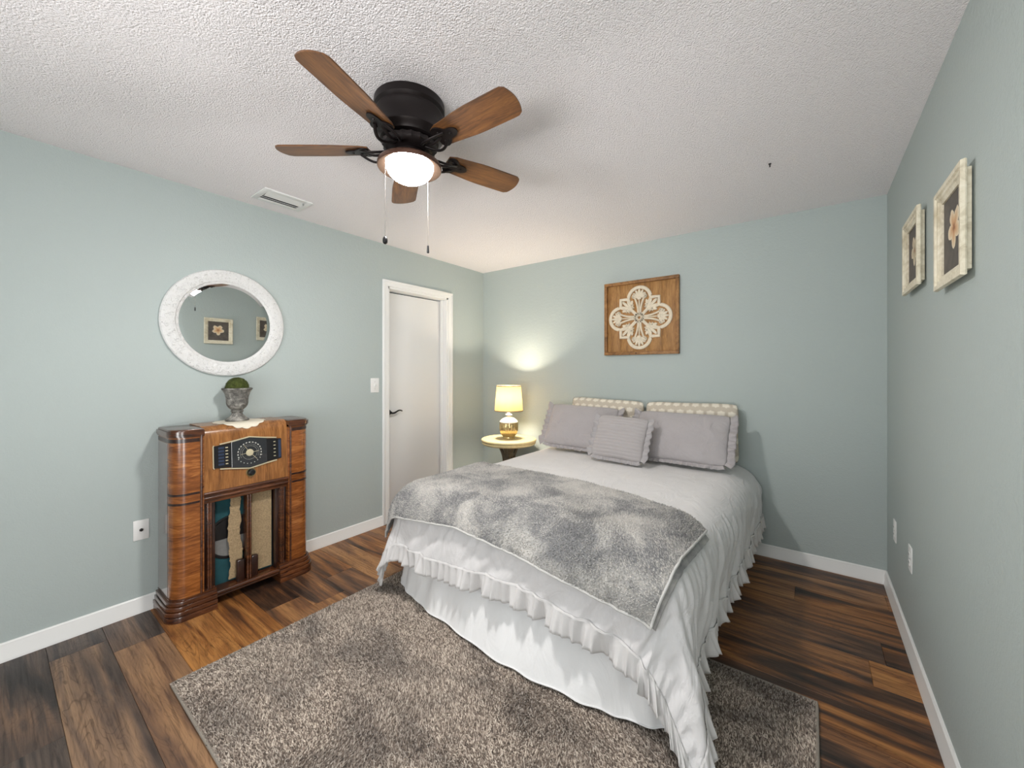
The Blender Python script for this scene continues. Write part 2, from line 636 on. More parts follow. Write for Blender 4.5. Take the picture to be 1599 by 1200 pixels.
# ================================================================== ROOM SHELL
WT = 0.13
DY0, DY1, DZ = 2.128, 2.852, 2.078           # door opening in the left wall
b = MB()
b.box(XL - WT, XL, YF - WT, DY0, 0, H)
b.box(XL - WT, XL, DY1, YB + WT, 0, H)
b.box(XL - WT, XL, DY0, DY1, DZ, H)
struct(b.build('wall_left', 'wall', smooth=0), 'sage green wall on the left with mirror and white door', 'wall')
struct(MB().box(XL, XR, YB, YB + WT, 0, H).build('wall_back', 'wall', smooth=0), 'sage green wall behind the bed', 'wall')
b = MB()
b.box(XR, XR + WT, YF - WT, HY0, 0, H)
b.box(XR, XR + WT, HY1, YB + WT, 0, H)
b.box(XR, XR + WT, HY0, HY1, HZ, H)  # header over the opening added for the side fill lamp
struct(b.build('wall_right', 'wall', smooth=0), 'sage green wall on the right with two framed flowers', 'wall')
b = MB()
b.box(XL, WX0, YF - WT, YF, 0, H)
b.box(WX1, XR, YF - WT, YF, 0, H)
b.box(WX0, WX1, YF - WT, YF, 0, WZ0)
b.box(WX0, WX1, YF - WT, YF, WZ1, H)
struct(b.build('wall_front', 'wall', smooth=0))
struct(MB().box(XL - WT, XR + WT, YF - WT, YB + WT, H, H + 0.1).build('ceiling', 'ceiling', smooth=0), 'white popcorn textured ceiling', 'ceiling')
# window frame behind the camera
b = MB()
for x0, x1, z0, z1 in ((WX0, WX0 + .05, WZ0, WZ1), (WX1 - .05, WX1, WZ0, WZ1), (WX0, WX1, WZ0, WZ0 + .05), (WX0, WX1, WZ1 - .05, WZ1),
                       ((WX0 + WX1) / 2 - .025, (WX0 + WX1) / 2 + .025, WZ0, WZ1), (WX0, WX1, (WZ0 + WZ1) / 2 - .02, (WZ0 + WZ1) / 2 + .02)):
    b.box(x0, x1, YF - .09, YF - .04, z0, z1)
struct(b.build('window_1', 'trim', smooth=0))

# floor: one mesh of individually grooved planks running towards the left wall
PW = 0.19
joints = {0: [-2.79, -1.45, -0.2], 1: [-2.64, -1.35, 0.0], 2: [-2.1, -0.75], 3: [-1.6, -0.35], 4: [-2.42, -1.15, 0.1]}
vs, fs, seeds, tones = [], [], [], []


def plank(x0, x1, y0, y1, seed, tone):
    g, d = 0.0012, 0.0022
    o = len(vs)
    for dx, z in ((0.0, -d), (g, 0.0)):
        vs.extend([(x0 + dx, y0 + dx, z), (x1 - dx, y0 + dx, z), (x1 - dx, y1 - dx, z), (x0 + dx, y1 - dx, z)])
    q = [(4, 5, 6, 7)] + [(i, (i + 1) % 4, 4 + (i + 1) % 4, 4 + i) for i in range(4)]
    for f in q:
        fs.append(tuple(o + i for i in f))
        seeds.append(seed)
        tones.append(tone)


prnd = random.Random(21)
for k in range(-8, 18):
    y0, y1 = 0.178 + PW * k, 0.178 + PW * (k + 1)
    y0c, y1c = max(y0, YF), min(y1, YB)
    if y1c - y0c < 0.005:
        continue
    js = joints.get(k) or sorted([XL + prnd.uniform(0.15, 1.2) + 1.25 * q for q in range(3)])
    xs = [XL] + [x for x in js if XL + .03 < x < XR - .03] + [XR]
    for x0, x1 in zip(xs, xs[1:]):
        sd = prnd.random()
        sheen_grey = 0.9 if k < 1 else (0.6 if k == 1 else 0.10)  # daylight sheen painted as grey on the rows nearest the window
        plank(x0, x1, y0c, y1c, sd, min(1, max(0, sheen_grey + prnd.uniform(-.2, .25))))
# the slab the planks lie on
o = len(vs)
vs.extend([(XL - WT, YF - WT, -0.03), (XR + WT, YF - WT, -0.03), (XR + WT, YB + WT, -0.03), (XL - WT, YB + WT, -0.03),
           (XL - WT, YF - WT, -0.0021), (XR + WT, YF - WT, -0.0021), (XR + WT, YB + WT, -0.0021), (XL - WT, YB + WT, -0.0021)])
for f in ((3, 2, 1, 0), (4, 5, 6, 7), (0, 1, 5, 4), (1, 2, 6, 5), (2, 3, 7, 6), (3, 0, 4, 7)):
    fs.append(tuple(o + i for i in f))
    seeds.append(0.1)
    tones.append(0.0)
me = bpy.data.meshes.new('floor')
me.from_pydata(vs, [], fs)
for nm, dat in (('seed', seeds), ('tone', tones)):
    a = me.attributes.new(nm, 'FLOAT', 'FACE')
    a.data.foreach_set('value', np.array(dat, dtype=np.float32))
me.materials.append(M['floor'])
fl = bpy.data.objects.new('floor', me)
COL.objects.link(fl)
struct(fl, 'brown wood plank floor', 'floor')

# baseboards: moulded profile (out, z)
BP = [(0, 0), (.018, 0), (.018, .012), (.014, .02), (.014, .062), (.010, .072), (.010, .079), (.005, .085), (0, .085)]


def base_run(mb, p0, p1, nrm):
    p0, p1, nrm = Vector(p0), Vector(p1), Vector(nrm)
    n = len(BP)
    v = [Vector((p.x + nrm.x * o, p.y + nrm.y * o, z)) for p in (p0, p1) for o, z in BP]
    f = [(i, (i + 1) % n, n + (i + 1) % n, n + i) for i in range(n)] + [tuple(range(n)), tuple(n + i for i in reversed(range(n)))]
    mb.add(v, f)


b = MB()
base_run(b, (XL, YF), (XL, 2.073), (1, 0))
base_run(b, (XL, 2.907), (XL, YB), (1, 0))
struct(b.build('baseboard_left', 'trim', smooth=30), 'white baseboard along the left wall', 'baseboard')
b = MB()
base_run(b, (XL, YB), (XR, YB), (0, -1))
struct(b.build('baseboard_back', 'trim', smooth=30), 'white baseboard along the wall behind the bed', 'baseboard')
b = MB()
base_run(b, (XR, HY1), (XR, YB), (-1, 0))
struct(b.build('baseboard_right', 'trim', smooth=30), 'white baseboard along the right wall', 'baseboard')

# door casing and jamb (trim_1), slab (door_1)
b = MB()
CW = 0.055


for y0, y1, z0, z1 in ((DY0 - CW, DY0, 0, DZ), (DY1, DY1 + CW, 0, DZ), (DY0 - CW, DY1 + CW, DZ, DZ + CW)):
    b.box(XL, XL + .013, y0, y1, z0, z1, 0.002, 1)
b.box(XL + .012, XL + .019, DY0 - CW + .002, DY0 - CW + .022, 0, DZ + CW - .023, 0.003)
b.box(XL + .012, XL + .019, DY1 + CW - .022, DY1 + CW - .002, 0, DZ + CW - .023, 0.003)
b.box(XL + .012, XL + .019, DY0 - CW + .002, DY1 + CW - .002, DZ + CW - .022, DZ + CW - .002, 0.003)
b.box(XL - WT, XL + .002, DY1 - .018, DY1, 0, DZ)           # jambs
b.box(XL - WT, XL + .002, DY0, DY0 + .018, 0, DZ)
b.box(XL - WT, XL + .002, DY0, DY1, DZ - .018, DZ)
b.box(XL - .085, XL - .05, DY1 - .030, DY1 - .018, 0, DZ - .018, .002)   # stops
b.box(XL - .085, XL - .05, DY0 + .018, DY0 + .030, 0, DZ - .018, .002)
struct(b.build('trim_1', 'trim', smooth=30), 'white casing around the door in the left wall', 'door frame')
SX = XL - .088
slab = MB().box(-.035, 0, -(DY1 - DY0 - .042), 0, .008, DZ - .030, .002).build('door_1', 'door', smooth=30)
slab.location = (SX, DY1 - .021, 0)
slab.rotation_euler = (0, 0, math.radians(-1.6))
struct(slab, 'plain white flush door with dark lever beside switch', 'door')
hb = MB()
hz, hy = 0.957, -(DY1 - DY0 - .042) + .062
hb.lathe([(0, 0), (.026, 0), (.026, .006), (.02, .011), (.012, .013), (.012, .045), (0, .045)], 24, Matrix.Translation((0, hy, hz)) @ Matrix.Rotation(PI / 2, 4, 'Y'))
pts = [(.045, hy - .012 + .13 * t, hz + .012 * math.sin(t * 2 * PI + PI) * (0.4 + t * .6) + .008 * t) for t in [i / 14 for i in range(15)]]
hb.tube(pts, [.0095 - .004 * i / 14 for i in range(15)], 10)
hb.build('lever_handle', 'matteblack', slab)['label'] = 'black curved lever handle'
struct(MB().box(XL - .6, XL - .59, DY0 - .4, DY1 + .4, -.01, H).build('wall_closet', 'dark', smooth=0))  # wall coloured near-black to stand for the unlit space behind the door


# ================================================================== CEILING FAN
def build_fan():
    FX, FY = -1.336, 1.066
    t = thing('ceiling_fan', 'dark bronze flush mount ceiling fan with brown blades and lit bowl', 'ceiling fan', (FX, FY, H))
    hb = MB().lathe([(0, 0), (.142, 0), (.143, -.010), (.143, -.030), (.138, -.036), (.134, -.040), (.134, -.046), (.139, -.050), (.139, -.056), (.136, -.062),
                     (.136, -.118), (.139, -.124), (.139, -.131), (.133, -.139), (.124, -.146), (.118, -.156), (.06, -.160), (0, -.160)], 64)
    hb.build('motor_housing', 'blackmetal', t)
    fw = MB().lathe([(0, -.158), (.10, -.158), (.108, -.165), (.108, -.180), (.100, -.190), (.085, -.196), (.05, -.200), (0, -.2)], 40,
                    fn=lambda r, z, a: r * (1 + .03 * math.cos(20 * a)) if r > .09 else r)
    fw.build('flywheel', 'blackmetal', t)
    nk = MB()
    nk.lathe([(0, -.196), (.062, -.196), (.066, -.204), (.055, -.212), (.05, -.222), (0, -.222)], 32)
    for k in range(8):
        a = k * PI / 4
        nk.lathe([(0, .006), (.005, .004), (.0065, 0), (.005, -.004), (0, -.006)], 10, Matrix.Translation((.058 * math.cos(a), .058 * math.sin(a), -.213)))
    nk.build('switch_housing', 'blackmetal', t)
    fit = MB().lathe([(0, -.214), (.046, -.214), (.050, -.220), (.058, -.226), (.085, -.230), (.112, -.236), (.126, -.245), (.130, -.254), (.130, -.262), (.127, -.265),
                      (.122, -.262), (.106, -.250), (.10, -.246), (0, -.246)], 64)
    fit.build('light_fitter', 'bronze', t)
    MB().lathe([(.128, -.2655), (.1225, -.2628), (.1065, -.2508), (.096, -.2475)], 64, cap=False).build('fitter_flange', 'flange', t)['label'] = 'inner flange glowing around the glass bowl'
    bowl = [(.097 * math.cos(q * PI / 2 / 14), -.252 - .072 * math.sin(q * PI / 2 / 14)) for q in range(15)]
    bw = MB().lathe([(.097, -.247)] + bowl[:-1] + [(0, -.324)], 48, cap=False)
    bw.build('glass_bowl', 'bulbglass', t)['label'] = 'lit frosted white glass bowl'
    for sy, ln in ((-1, .576), (1, .560)):
        cb = MB()
        x, y = -.014, .110 * sy
        cb.tube([(x, y * .9, -.250), (x, y, -.262), (x, y, -.28), (x, y, -ln)], .0007, 6)
        for i in range(44):
            z = -.29 - (ln - .30) * i / 43
            cb.lathe([(0, .0013), (.0013, 0), (0, -.0013)], 6, Matrix.Translation((x, y, z)))
        c = cb.build('pull_chain', 'chrome', t)
        if sy < 0:
            f = MB().lathe([(0, .016), (.005, .015), (.009, .008), (.010, 0), (.009, -.009), (.004, -.014), (0, -.015)], 16, Matrix.Translation((x, y, -ln - .012)))
        else:
            f = MB().lathe([(0, .018), (.004, .018), (.005, .0), (.0055, -.012), (.004, -.014), (0, -.014)], 12, Matrix.Translation((x, y, -ln - .012)))
        f.build('chain_fob', 'black', c)
    # blades and irons, built once along +x, then copied
    pitch = Matrix.Rotation(math.radians(-12), 4, 'X')      # counter-clockwise edge lower
    out = []
    r0, r1 = .165, .53
    top = []
    for q in range(25):
        s_ = q / 24
        x = r0 + (r1 - r0 - .0) * s_
        w = .050 + .014 * sstep(0, .55, s_)
        if s_ < .08:
            w *= .80 + .20 * (s_ / .08)
        if s_ > .90:
            u = (s_ - .90) / .10
            w *= math.sqrt(max(0.0, 1 - .30 * u ** 4))
        top.append((x, w))
    poly = [(x, w) for x, w in top] + [(x + .006 * math.sin(PI), -w) for x, w in reversed(top)]
    poly = [(x + (.012 * (1 - (y / .064) ** 2) if x > r1 - .005 else 0), y) for x, y in poly]
    ins = len(top)
    tip = [(r1 + .014 * (1 - (q / 6) ** 2), top[-1][1] * -q / 6) for q in range(-5, 6)]
    poly = [(x, w) for x, w in top] + tip + [(x, -w) for x, w in reversed(top)]
    bl = MB().prism(poly, -.003, .003, Matrix.Translation((0, 0, -.188)) @ pitch, bev=.0015)
    blade = bl.build('fan_blade', 'blade', t, smooth=50)
    blade.rotation_euler = (0, 0, math.radians(-71))
    ir = MB()
    PM = Matrix.Translation((0, 0, -.192)) @ pitch
    # trefoil plate under the blade root
    leaf = []
    for q in range(40):
        a = 2 * PI * q / 40
        rr = .038 + .012 * math.cos(3 * a)
        leaf.append((.205 + rr * 1.25 * math.cos(a), rr * 1.05 * math.sin(a)))
    ir.prism(leaf, -.006, 0, PM, bev=.002)
    for sgn in (-1, 1):
        pts = []
        for q in range(15):
            s_ = q / 14
            x = .085 + .125 * s_
            y = sgn * (.010 + .030 * math.sin(s_ * PI * .95))
            z = -.190 - .020 * math.sin(s_ * PI) - .006
            pts.append((x, y, z))
        ir.tube(pts, .0065, 8, flat=.7)
    pts = [(.08 + .12 * q / 10, 0, -.186 - .022 * math.sin(q / 10 * PI)) for q in range(11)]
    ir.tube(pts, .0075, 8, flat=.7)
    for px, py in ((.19, .022), (.19, -.022), (.235, 0)):
        ir.lathe([(0, -.011), (.004, -.010), (.0055, -.006), (0, -.005)], 10, PM @ Matrix.Translation((px, py, 0)))
    iron = ir.build('blade_iron', 'blackmetal', t, smooth=50)
    iron.rotation_euler = (0, 0, math.radians(-71))
    for k in range(1, 5):
        for src in (blade, iron):
            c = src.copy()
            c.parent = t
            c.rotation_euler = (0, 0, math.radians(-71 + 72 * k))
            COL.objects.link(c)


build_fan()


# ================================================================== CEILING VENT
def build_vent():
    x0, x1, y0, y1 = -2.825, -2.615, 1.012, 1.302
    cx, cy = (x0 + x1) / 2, (y0 + y1) / 2
    t = thing('ceiling_vent', 'white louvred air vent in the ceiling above the mirror', 'vent', (cx, cy, H))
    hx, hy = (x1 - x0) / 2, (y1 - y0) / 2
    b = MB()
    e = .034
    for a0, a1, c0, c1 in ((-hx, hx, -hy, -hy + e), (-hx, hx, hy - e, hy), (-hx, -hx + e, -hy + e, hy - e), (hx - e, hx, -hy + e, hy - e)):
        b.box(a0, a1, c0, c1, -.010, -.001, .003)
    b.build('vent_frame', 'white_metal', t)
    MB().box(-hx + e, hx - e, -hy + e, hy - e, -.0025, -.001).build('duct_shade', 'dark', t, smooth=0)  # flat dark sheet painting in the shade of the duct
    for xx in (-.060, -.034, -.008):
        m = Matrix.Translation((xx, 0, -.010)) @ Matrix.Rotation(math.radians(24), 4, 'Y')
        MB().box(-.0085, .0085, -hy + e, hy - e, -.0012, .0012, mtx=m).build('louvre', 'white_metal', t, smooth=0)
    m = Matrix.Translation((.036, 0, -.010)) @ Matrix.Rotation(math.radians(-8), 4, 'Y')
    MB().box(-.034, .034, -hy + e, hy - e, -.001, .001, mtx=m).build('louvre', 'white_metal', t, smooth=0)
    MB().box(.052, .06, hy - e - .012, hy - e - .006, -.022, -.008).build('damper_lever', 'screw', t, smooth=0)


build_vent()

# small hooks left in the ceiling
for x, y in ((-0.18, 2.52),):
    hk = MB().lathe([(0, 0), (.007, 0), (.006, -.004), (.003, -.008), (.003, -.018), (0, -.02)], 12).build('ceiling_hook', 'black')
    hk.location = (x, y, H)
    tag(hk, 'tiny dark hook stuck in the popcorn ceiling', 'hook')


# ================================================================== MIRROR
def build_mirror():
    t = thing('wall_mirror', 'round mirror in a wide white embossed frame above radio', 'mirror', (XL, .930, 1.637), (0, PI / 2, 0))
    R = .334
    # local z points into the room
    b = MB()

    def fn(r, z, a):
        return r
    prof = [(R - .095, .004), (R - .004, .0), (R, .006), (R, .014), (R - .006, .021), (R - .03, .027), (R - .055, .027), (R - .07, .023), (R - .074, .018),
            (R - .082, .016), (R - .088, .012), (R - .088, .008), (R - .095, .004)]
    b.lathe(prof, 128, cap=False)
    # raised scroll ornament around the ring
    rel = b
    for k in range(34):
        a0 = 2 * PI * k / 34
        for sg in (-1, 1):
            pts = []
            for q in range(9):
                th = q / 8 * PI * 1.5
                rr = .011 * (1 - .55 * q / 8)
                rad = R - .043 + sg * .012 + rr * math.sin(th)
                aa = a0 + (rr * math.cos(th) + .006 * sg) / (R - .04)
                pts.append((rad * math.cos(aa), rad * math.sin(aa), .0275))
            rel.tube(pts, .0028, 6)
    b.build('mirror_frame', 'relief', t)
    g = MB().lathe([(0, .011), (R - .106, .011), (R - .087, .0098), (R - .087, .004), (0, .004)], 96)
    go = g.build('mirror_glass', 'mirror', t, smooth=1.5)
    go.rotation_euler = (0, .012, 0)
    go['label'] = 'bevelled silver mirror glass'


build_mirror()


# ================================================================== CONSOLE RADIO
RX, RY = XL + .022, .955                         # back face, middle


def build_radio():
    t = thing('console_radio', 'antique walnut console radio with torn speaker cloth standing on floor', 'radio', (RX, RY, 0))
    D, W = .262, .362                               # depth and half width of the body
    IN = .222                                       # half width of the middle section

    def col_poly(s, grow=0.0, rad=.075, inner=IN):
        d, w = D + grow, W + grow
        p = [(0 if not grow else .0, s * inner), (d, s * inner)]
        cx, cy = d - rad, w - rad
        for q in range(11):
            a = q / 10 * PI / 2
            p.append((cx + rad * math.cos(a), s * (cy + rad * math.sin(a))))
        p.append((0, s * w))
        return p

    for s in (-1, 1):
        MB().prism(col_poly(s), .112, .988).build('side_column', 'walnut_h', t, smooth=40)
        # dark inlay bands
        for z0, z1 in ((.948, .968), (.662, .674), (.612, .624)):
            MB().prism(col_poly(s, .0012, inner=IN + .02), z0, z1).build('inlay_band', 'darkwood', t, smooth=40)
        # column cap
        cp = MB()
        cp.prism(col_poly(s, .010), .984, 1.008)
        cp.prism(col_poly(s, .006), .976, .984)
        cp.prism(col_poly(s, .002), 1.008, 1.018, bev=.006)
        cp.build('column_cap', 'mahogany', t, smooth=40)
        # stepped plinth foot
        ft = MB()
        fi = .165
        for g, z0, z1 in ((.022, 0, .030), (.010, .028, .036), (.024, .034, .056), (.010, .054, .062), (.018, .060, .080), (.006, .078, .086), (.012, .084, .104), (.003, .102, .114)):
            ft.prism(col_poly(s, g, inner=fi), z0, z1, bev=.004 if g > .011 else 0)
        ft.build('plinth_foot', 'mahogany', t, smooth=40)
        # thin vertical beads next to the middle section
        MB().tube([(D + .001, s * (IN + .012), .112), (D + .001, s * (IN + .012), .984)], .006, 8).build('column_bead', 'mahogany', t)
    # side panels: sheen of the reflected wall painted in as grey
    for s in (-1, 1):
        MB().box(.004, D - .078, s * W - .0015 if s > 0 else -W - .0015, s * W + .0015 if s > 0 else -W + .0015, .115, .945).build('side_panel', 'side_sheen', t, smooth=0)
    # upper panel: leans back, rounded at the top
    prof = [(0, .655), (D - .004, .655), (D - .022, .955), (D - .027, .985), (D - .038, 1.006), (D - .056, 1.018), (D - .08, 1.022), (0, 1.022)]
    b = MB()
    n = len(prof)
    v = [(x, y, z) for y in (-IN, IN) for x, z in prof]
    b.add(v, [(i, (i + 1) % n, n + (i + 1) % n, n + i) for i in range(n)] + [tuple(range(n)), tuple(n + i for i in reversed(range(n)))])
    b.build('upper_panel', 'walnut_v', t, smooth=30)
    # mouldings under the panel
    b = MB()
    b.tube([(D - .004, -IN, .648), (D - .004, IN, .648)], .010, 12)
    b.box(.1, D - .004, -IN, IN, .628, .650, .003)
    b.tube([(D - .008, -IN, .622), (D - .008, IN, .622)], .011, 12)
    b.box(.1, D - .012, -IN, IN, .592, .620, .004)
    b.build('waist_moulding', 'mahogany', t)
    # recess back board and the speaker behind the torn cloth
    MB().box(.0, .165, -IN, IN, .075, .655).build('baffle_board', 'teal', t, smooth=0)['label'] = 'teal baffle board behind torn cloth'
    sp = Matrix.Translation((.1655, -.062, .345)) @ Matrix.Rotation(PI / 2, 4, 'Y')
    MB().lathe([(.128, 0), (.128, .004), (.118, .006), (.112, .004), (.112, 0)], 48, sp, cap=False).build('speaker_ring', 'black', t)
    c = MB().lathe([(.112, .0035), (.07, .0012), (.03, .0008), (0, .0008)], 48, sp).build('speaker_cone', 'cone', t)
    c['label'] = 'grey paper speaker cone'
    # black board painting in the shade of the speaker opening's upper half
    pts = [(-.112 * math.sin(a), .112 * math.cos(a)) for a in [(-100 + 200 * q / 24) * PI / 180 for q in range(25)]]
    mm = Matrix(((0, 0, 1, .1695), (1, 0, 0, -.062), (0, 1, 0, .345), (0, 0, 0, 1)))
    MB().prism([(x, max(y, -.004)) for x, y in pts], 0, .002, mm).build('speaker_shade', 'black', t, smooth=0)
    # grille cloth: right half whole, left half a ragged strip
    rg = random.Random(4)
    nrow = 40
    L = [(-.082 + .006 * math.sin(q * .21) + rg.uniform(-.004, .004), .098 + (.585 - .098) * q / nrow) for q in range(nrow + 1)]
    Rr = []
    for q in range(nrow + 1):
        z = .098 + (.585 - .098) * q / nrow
        yy = -.012 if z < .30 else -.022 + .004 * math.sin(q * .5)
        Rr.append((yy + rg.uniform(-.003, .003), z))
    mg = Matrix(((0, 0, 1, .188), (1, 0, 0, 0), (0, 1, 0, 0), (0, 0, 0, 1)))
    MB().prism(L + Rr[::-1], 0, .0015, mg).build('grille_cloth', 'grillecloth', t, smooth=0)['label'] = 'torn strip of tan grille cloth'
    MB().prism([(.024, .098), (.150, .098), (.150, .59), (.024, .59)], 0, .0015, mg).build('grille_cloth', 'grillecloth', t, smooth=0)
    # centre bars
    b = MB()
    b.box(.166, .232, -.002, .018, .075, .60, .006)
    b.tube([(.234, .002, .075), (.234, .002, .60)], .006, 8)
    b.tube([(.234, .015, .075), (.234, .015, .60)], .006, 8)
    b.build('centre_bar', 'mahogany', t)
    for y0, y1 in ((-.050, -.008), (.024, .064)):
        MB().box(.19, .222, y0, y1, .075, .205, .008, 3).build('grille_block', 'darkwood', t)
    # fluted side strips of the grille opening
    for s in (-1, 1):
        for k, (yc, w, mt, xf) in enumerate(((.212, .011, 'darkwood', .226), (.192, .012, 'mahogany', .244), (.170, .011, 'darkwood', .222))):
            bb = MB()
            bb.box(.15, xf, s * yc - w, s * yc + w, .075, .60, .004)
            if mt == 'mahogany':
                bb.tube([(xf, s * yc - .005, .075), (xf, s * yc - .005, .6)], .005, 8)
                bb.tube([(xf, s * yc + .006, .075), (xf, s * yc + .006, .6)], .005, 8)
            bb.build('grille_flute', mt, t)
    # bottom rail
    b = MB()
    b.box(.02, .250, -IN, IN, .052, .080, .006)
    b.tube([(.252, -IN, .074), (.252, IN, .074)], .012, 12)
    b.tube([(.246, -IN, .054), (.246, IN, .054)], .008, 12)
    b.build('bottom_rail', 'mahogany', t)
    # tuning dial, tilted with the panel
    tilt = math.atan2(.018, .30)
    zc = .845
    xc = D - .004 - .018 * (zc - .655) / .30
    DM = Matrix.Translation((xc, .005, zc)) @ Matrix.Rotation(-tilt, 4, 'Y') @ Matrix(((0, 0, 1, 0), (1, 0, 0, 0), (0, 1, 0, 0), (0, 0, 0, 1)))
    dial = MB()
    dial.prism([(-.178, -.062), (0, -.078), (.178, -.062), (.178, .062), (0, .078), (-.178, .062)], .0, .006, DM)
    dl = dial.build('tuning_dial', 'black', t, smooth=0)
    fr = MB()
    for s in (-1, 1):
        fr.ribbon([(-.150, s * .070), (-.092, s * .078), (0, s * .094), (.092, s * .078), (.150, s * .070)], .007, 0, .009, mtx=DM)
    fr.ribbon([(-.178, -.066), (-.182, -.060), (-.182, .060), (-.178, .066)], .005, 0, .009, mtx=DM)
    fr.build('dial_bezel', 'ivory', dl)
    MB().prism([(-.094, -.074), (0, -.090), (.094, -.074), (.094, .074), (0, .090), (-.094, .074)], .001, .007, DM, bev=.002).build('dial_face', 'dialface', dl, smooth=20)
    MB().lathe([(0, .011), (.014, .011), (.019, .010), (.0205, .007), (0, .007)], 32, DM).build('dial_hub', 'ivory', dl)
    pr = MB()
    for k in range(15):
        a = math.radians(200 - 220 * k / 14)
        r_ = .062
        pr.box(-.0045, .0045, -.0028, .0028, .007, .0076, mtx=DM @ Matrix.Translation((r_ * math.cos(a), r_ * math.sin(a), 0)) @ Matrix.Rotation(a + PI / 2, 4, 'Z'))
    for k in range(26):
        a = math.radians(205 - 230 * k / 25)
        pr.box(-.0006, .0006, -.003, .003, .007, .0075, mtx=DM @ Matrix.Translation((.050 * math.cos(a), .050 * math.sin(a), 0)) @ Matrix.Rotation(a - PI / 2, 4, 'Z'))
    for k in range(9):
        a = math.radians(-150 + 130 * k / 8)
        pr.lathe([(0, .0076), (.0022, .0075), (.0028, .007), (0, .007)], 8, DM @ Matrix.Translation((.068 * math.cos(a), .064 * math.sin(a), 0)))
    ring = [(.040 * math.cos(2 * PI * q / 40), .040 * math.sin(2 * PI * q / 40)) for q in range(40)]
    pr.ribbon(ring, .0008, .007, .0074, closed=True, mtx=DM)
    pr.build('dial_markings', 'dialmark', dl, smooth=0)
    nd = MB()
    for ang in (122, 5, -48, 186):
        a = math.radians(ang)
        l_ = .058 if ang in (122, -48) else .048
        nd.ribbon([(0, 0), (l_ * math.cos(a), l_ * math.sin(a))], .0018, .0076, .0092, mtx=DM)
    nd.build('dial_needle', 'ivory', dl, smooth=0)
    for k in range(6):
        z = .048 - .0185 * k
        MB().box(-.124, -.112, z - .003, z + .003, .006, .012, .001, mtx=DM).build('push_button', 'ivory', dl)
        MB().box(-.158, -.130, z - .006, z + .006, .006, .0075, mtx=DM).build('station_tab', 'bluetab', dl, smooth=0)
    for k in range(5):
        z = .046 - .022 * k
        MB().box(.132, .143, z - .0025, z + .0025, .006, .011, .001, mtx=DM).build('push_button', 'ivory', dl)
    MB().box(.160, .175, -.055, .055, .006, .0078, mtx=DM).build('station_tab', 'bluetab', dl, smooth=0)
    KM = DM @ Matrix.Translation((.006, -.119, 0))
    k = MB().lathe([(0, .026), (.012, .026), (.017, .022), (.018, .012), (.02, .004), (.02, 0), (0, 0)], 28, KM).build('tuning_knob', 'black', t)
    MB().lathe([(.021, .0), (.021, .003), (.025, .004), (.027, .0)], 32, KM, cap=False).build('knob_ring', 'brass', k)


build_radio()

# doily draped over the front edge of the radio
UX, UY, TOPZ = -2.868, .952, 1.0225
dd = MB()
DEDGE = RX + .262 - .080                           # where the top starts to roll over


def doily_pt(r, a):
    x, y = UX + .036 + r * math.cos(a), UY + r * math.sin(a) * 1.02
    z = TOPZ + .0012
    ov = x - DEDGE
    if ov > 0:                                    # follow the rolled front edge
        path = [(0, 0), (.024, -.004), (.042, -.016), (.053, -.037), (.058, -.067), (.075, -.34)]
        left = ov
        px, pz = 0.0, 0.0
        for (x0, z0), (x1, z1) in zip(path, path[1:]):
            sl = math.hypot(x1 - x0, z1 - z0)
            u = min(1, left / sl)
            px, pz = x0 + (x1 - x0) * u, z0 + (z1 - z0) * u
            left -= sl
            if left <= 0:
                break
        x = DEDGE + px + .0016
        z = z + pz + .0012
    return (max(x, XL + .004), y, z)


NR, NA = 26, 144


def doily_r(q, a):
    R0 = .126 * (1 + .075 * abs(math.cos(a * 8)))
    return R0 * q


dv = [doily_pt(doily_r(i / NR, 2 * PI * j / NA), 2 * PI * j / NA) for i in range(NR + 1) for j in range(NA)]
dfc = [(i * NA + j, i * NA + (j + 1) % NA, (i + 1) * NA + (j + 1) % NA, (i + 1) * NA + j) for i in range(NR) for j in range(NA)]
dd.add(dv, dfc)
do = dd.build('doily', 'lace', smooth=60)
sm = do.modifiers.new('thickness', 'SOLIDIFY')
sm.thickness = .0012
sm.offset = 1
tag(do, 'cream scalloped lace doily draped over the top of the radio', 'doily')

# urn and moss ball
ut = thing('garden_urn', 'small weathered grey stone urn on the lace doily', 'urn', (UX, UY, TOPZ + .0028))
MB().lathe([(0, 0), (.062, 0), (.064, .006), (.060, .012), (.046, .022), (.032, .036), (.028, .050), (.034, .058), (.034, .063), (.030, .067),
            (.044, .080), (.054, .095), (.058, .112), (.058, .125), (.061, .150), (.066, .172), (.076, .190), (.082, .196), (.082, .202), (.076, .204), (.068, .198),
            (.060, .180), (0, .176)], 48).build('urn_body', 'urn', ut)
mb = MB()
mseg = []
for i in range(25):
    for j in range(48):
        th, ph = PI * i / 24, 2 * PI * j / 48
        d = Vector((math.sin(th) * math.cos(ph), math.sin(th) * math.sin(ph), math.cos(th)))
        r = .060 + .004 * noise.noise(d * 6)
        mseg.append(d * r)
mfa = [(i * 48 + j, (i + 1) * 48 + j, (i + 1) * 48 + (j + 1) % 48, i * 48 + (j + 1) % 48) for i in range(24) for j in range(48)]
mb.add(mseg, mfa)
moss = mb.build('moss_ball', 'moss', smooth=180)
moss.location = (UX, UY, TOPZ + .0028 + .207)
tag(moss, 'round ball of green moss sitting in the grey urn', 'moss ball')
nrm = RNG.normal(size=(2600, 3))
nrm /= np.linalg.norm(nrm, axis=1, keepdims=True)
vv, ff, tt = tufts(nrm * .0595, nrm, .008, .0012, .5, RNG)
mt = numpy_mesh('moss_fuzz', vv, ff, 'moss', moss)
mt['kind'] = 'stuff'


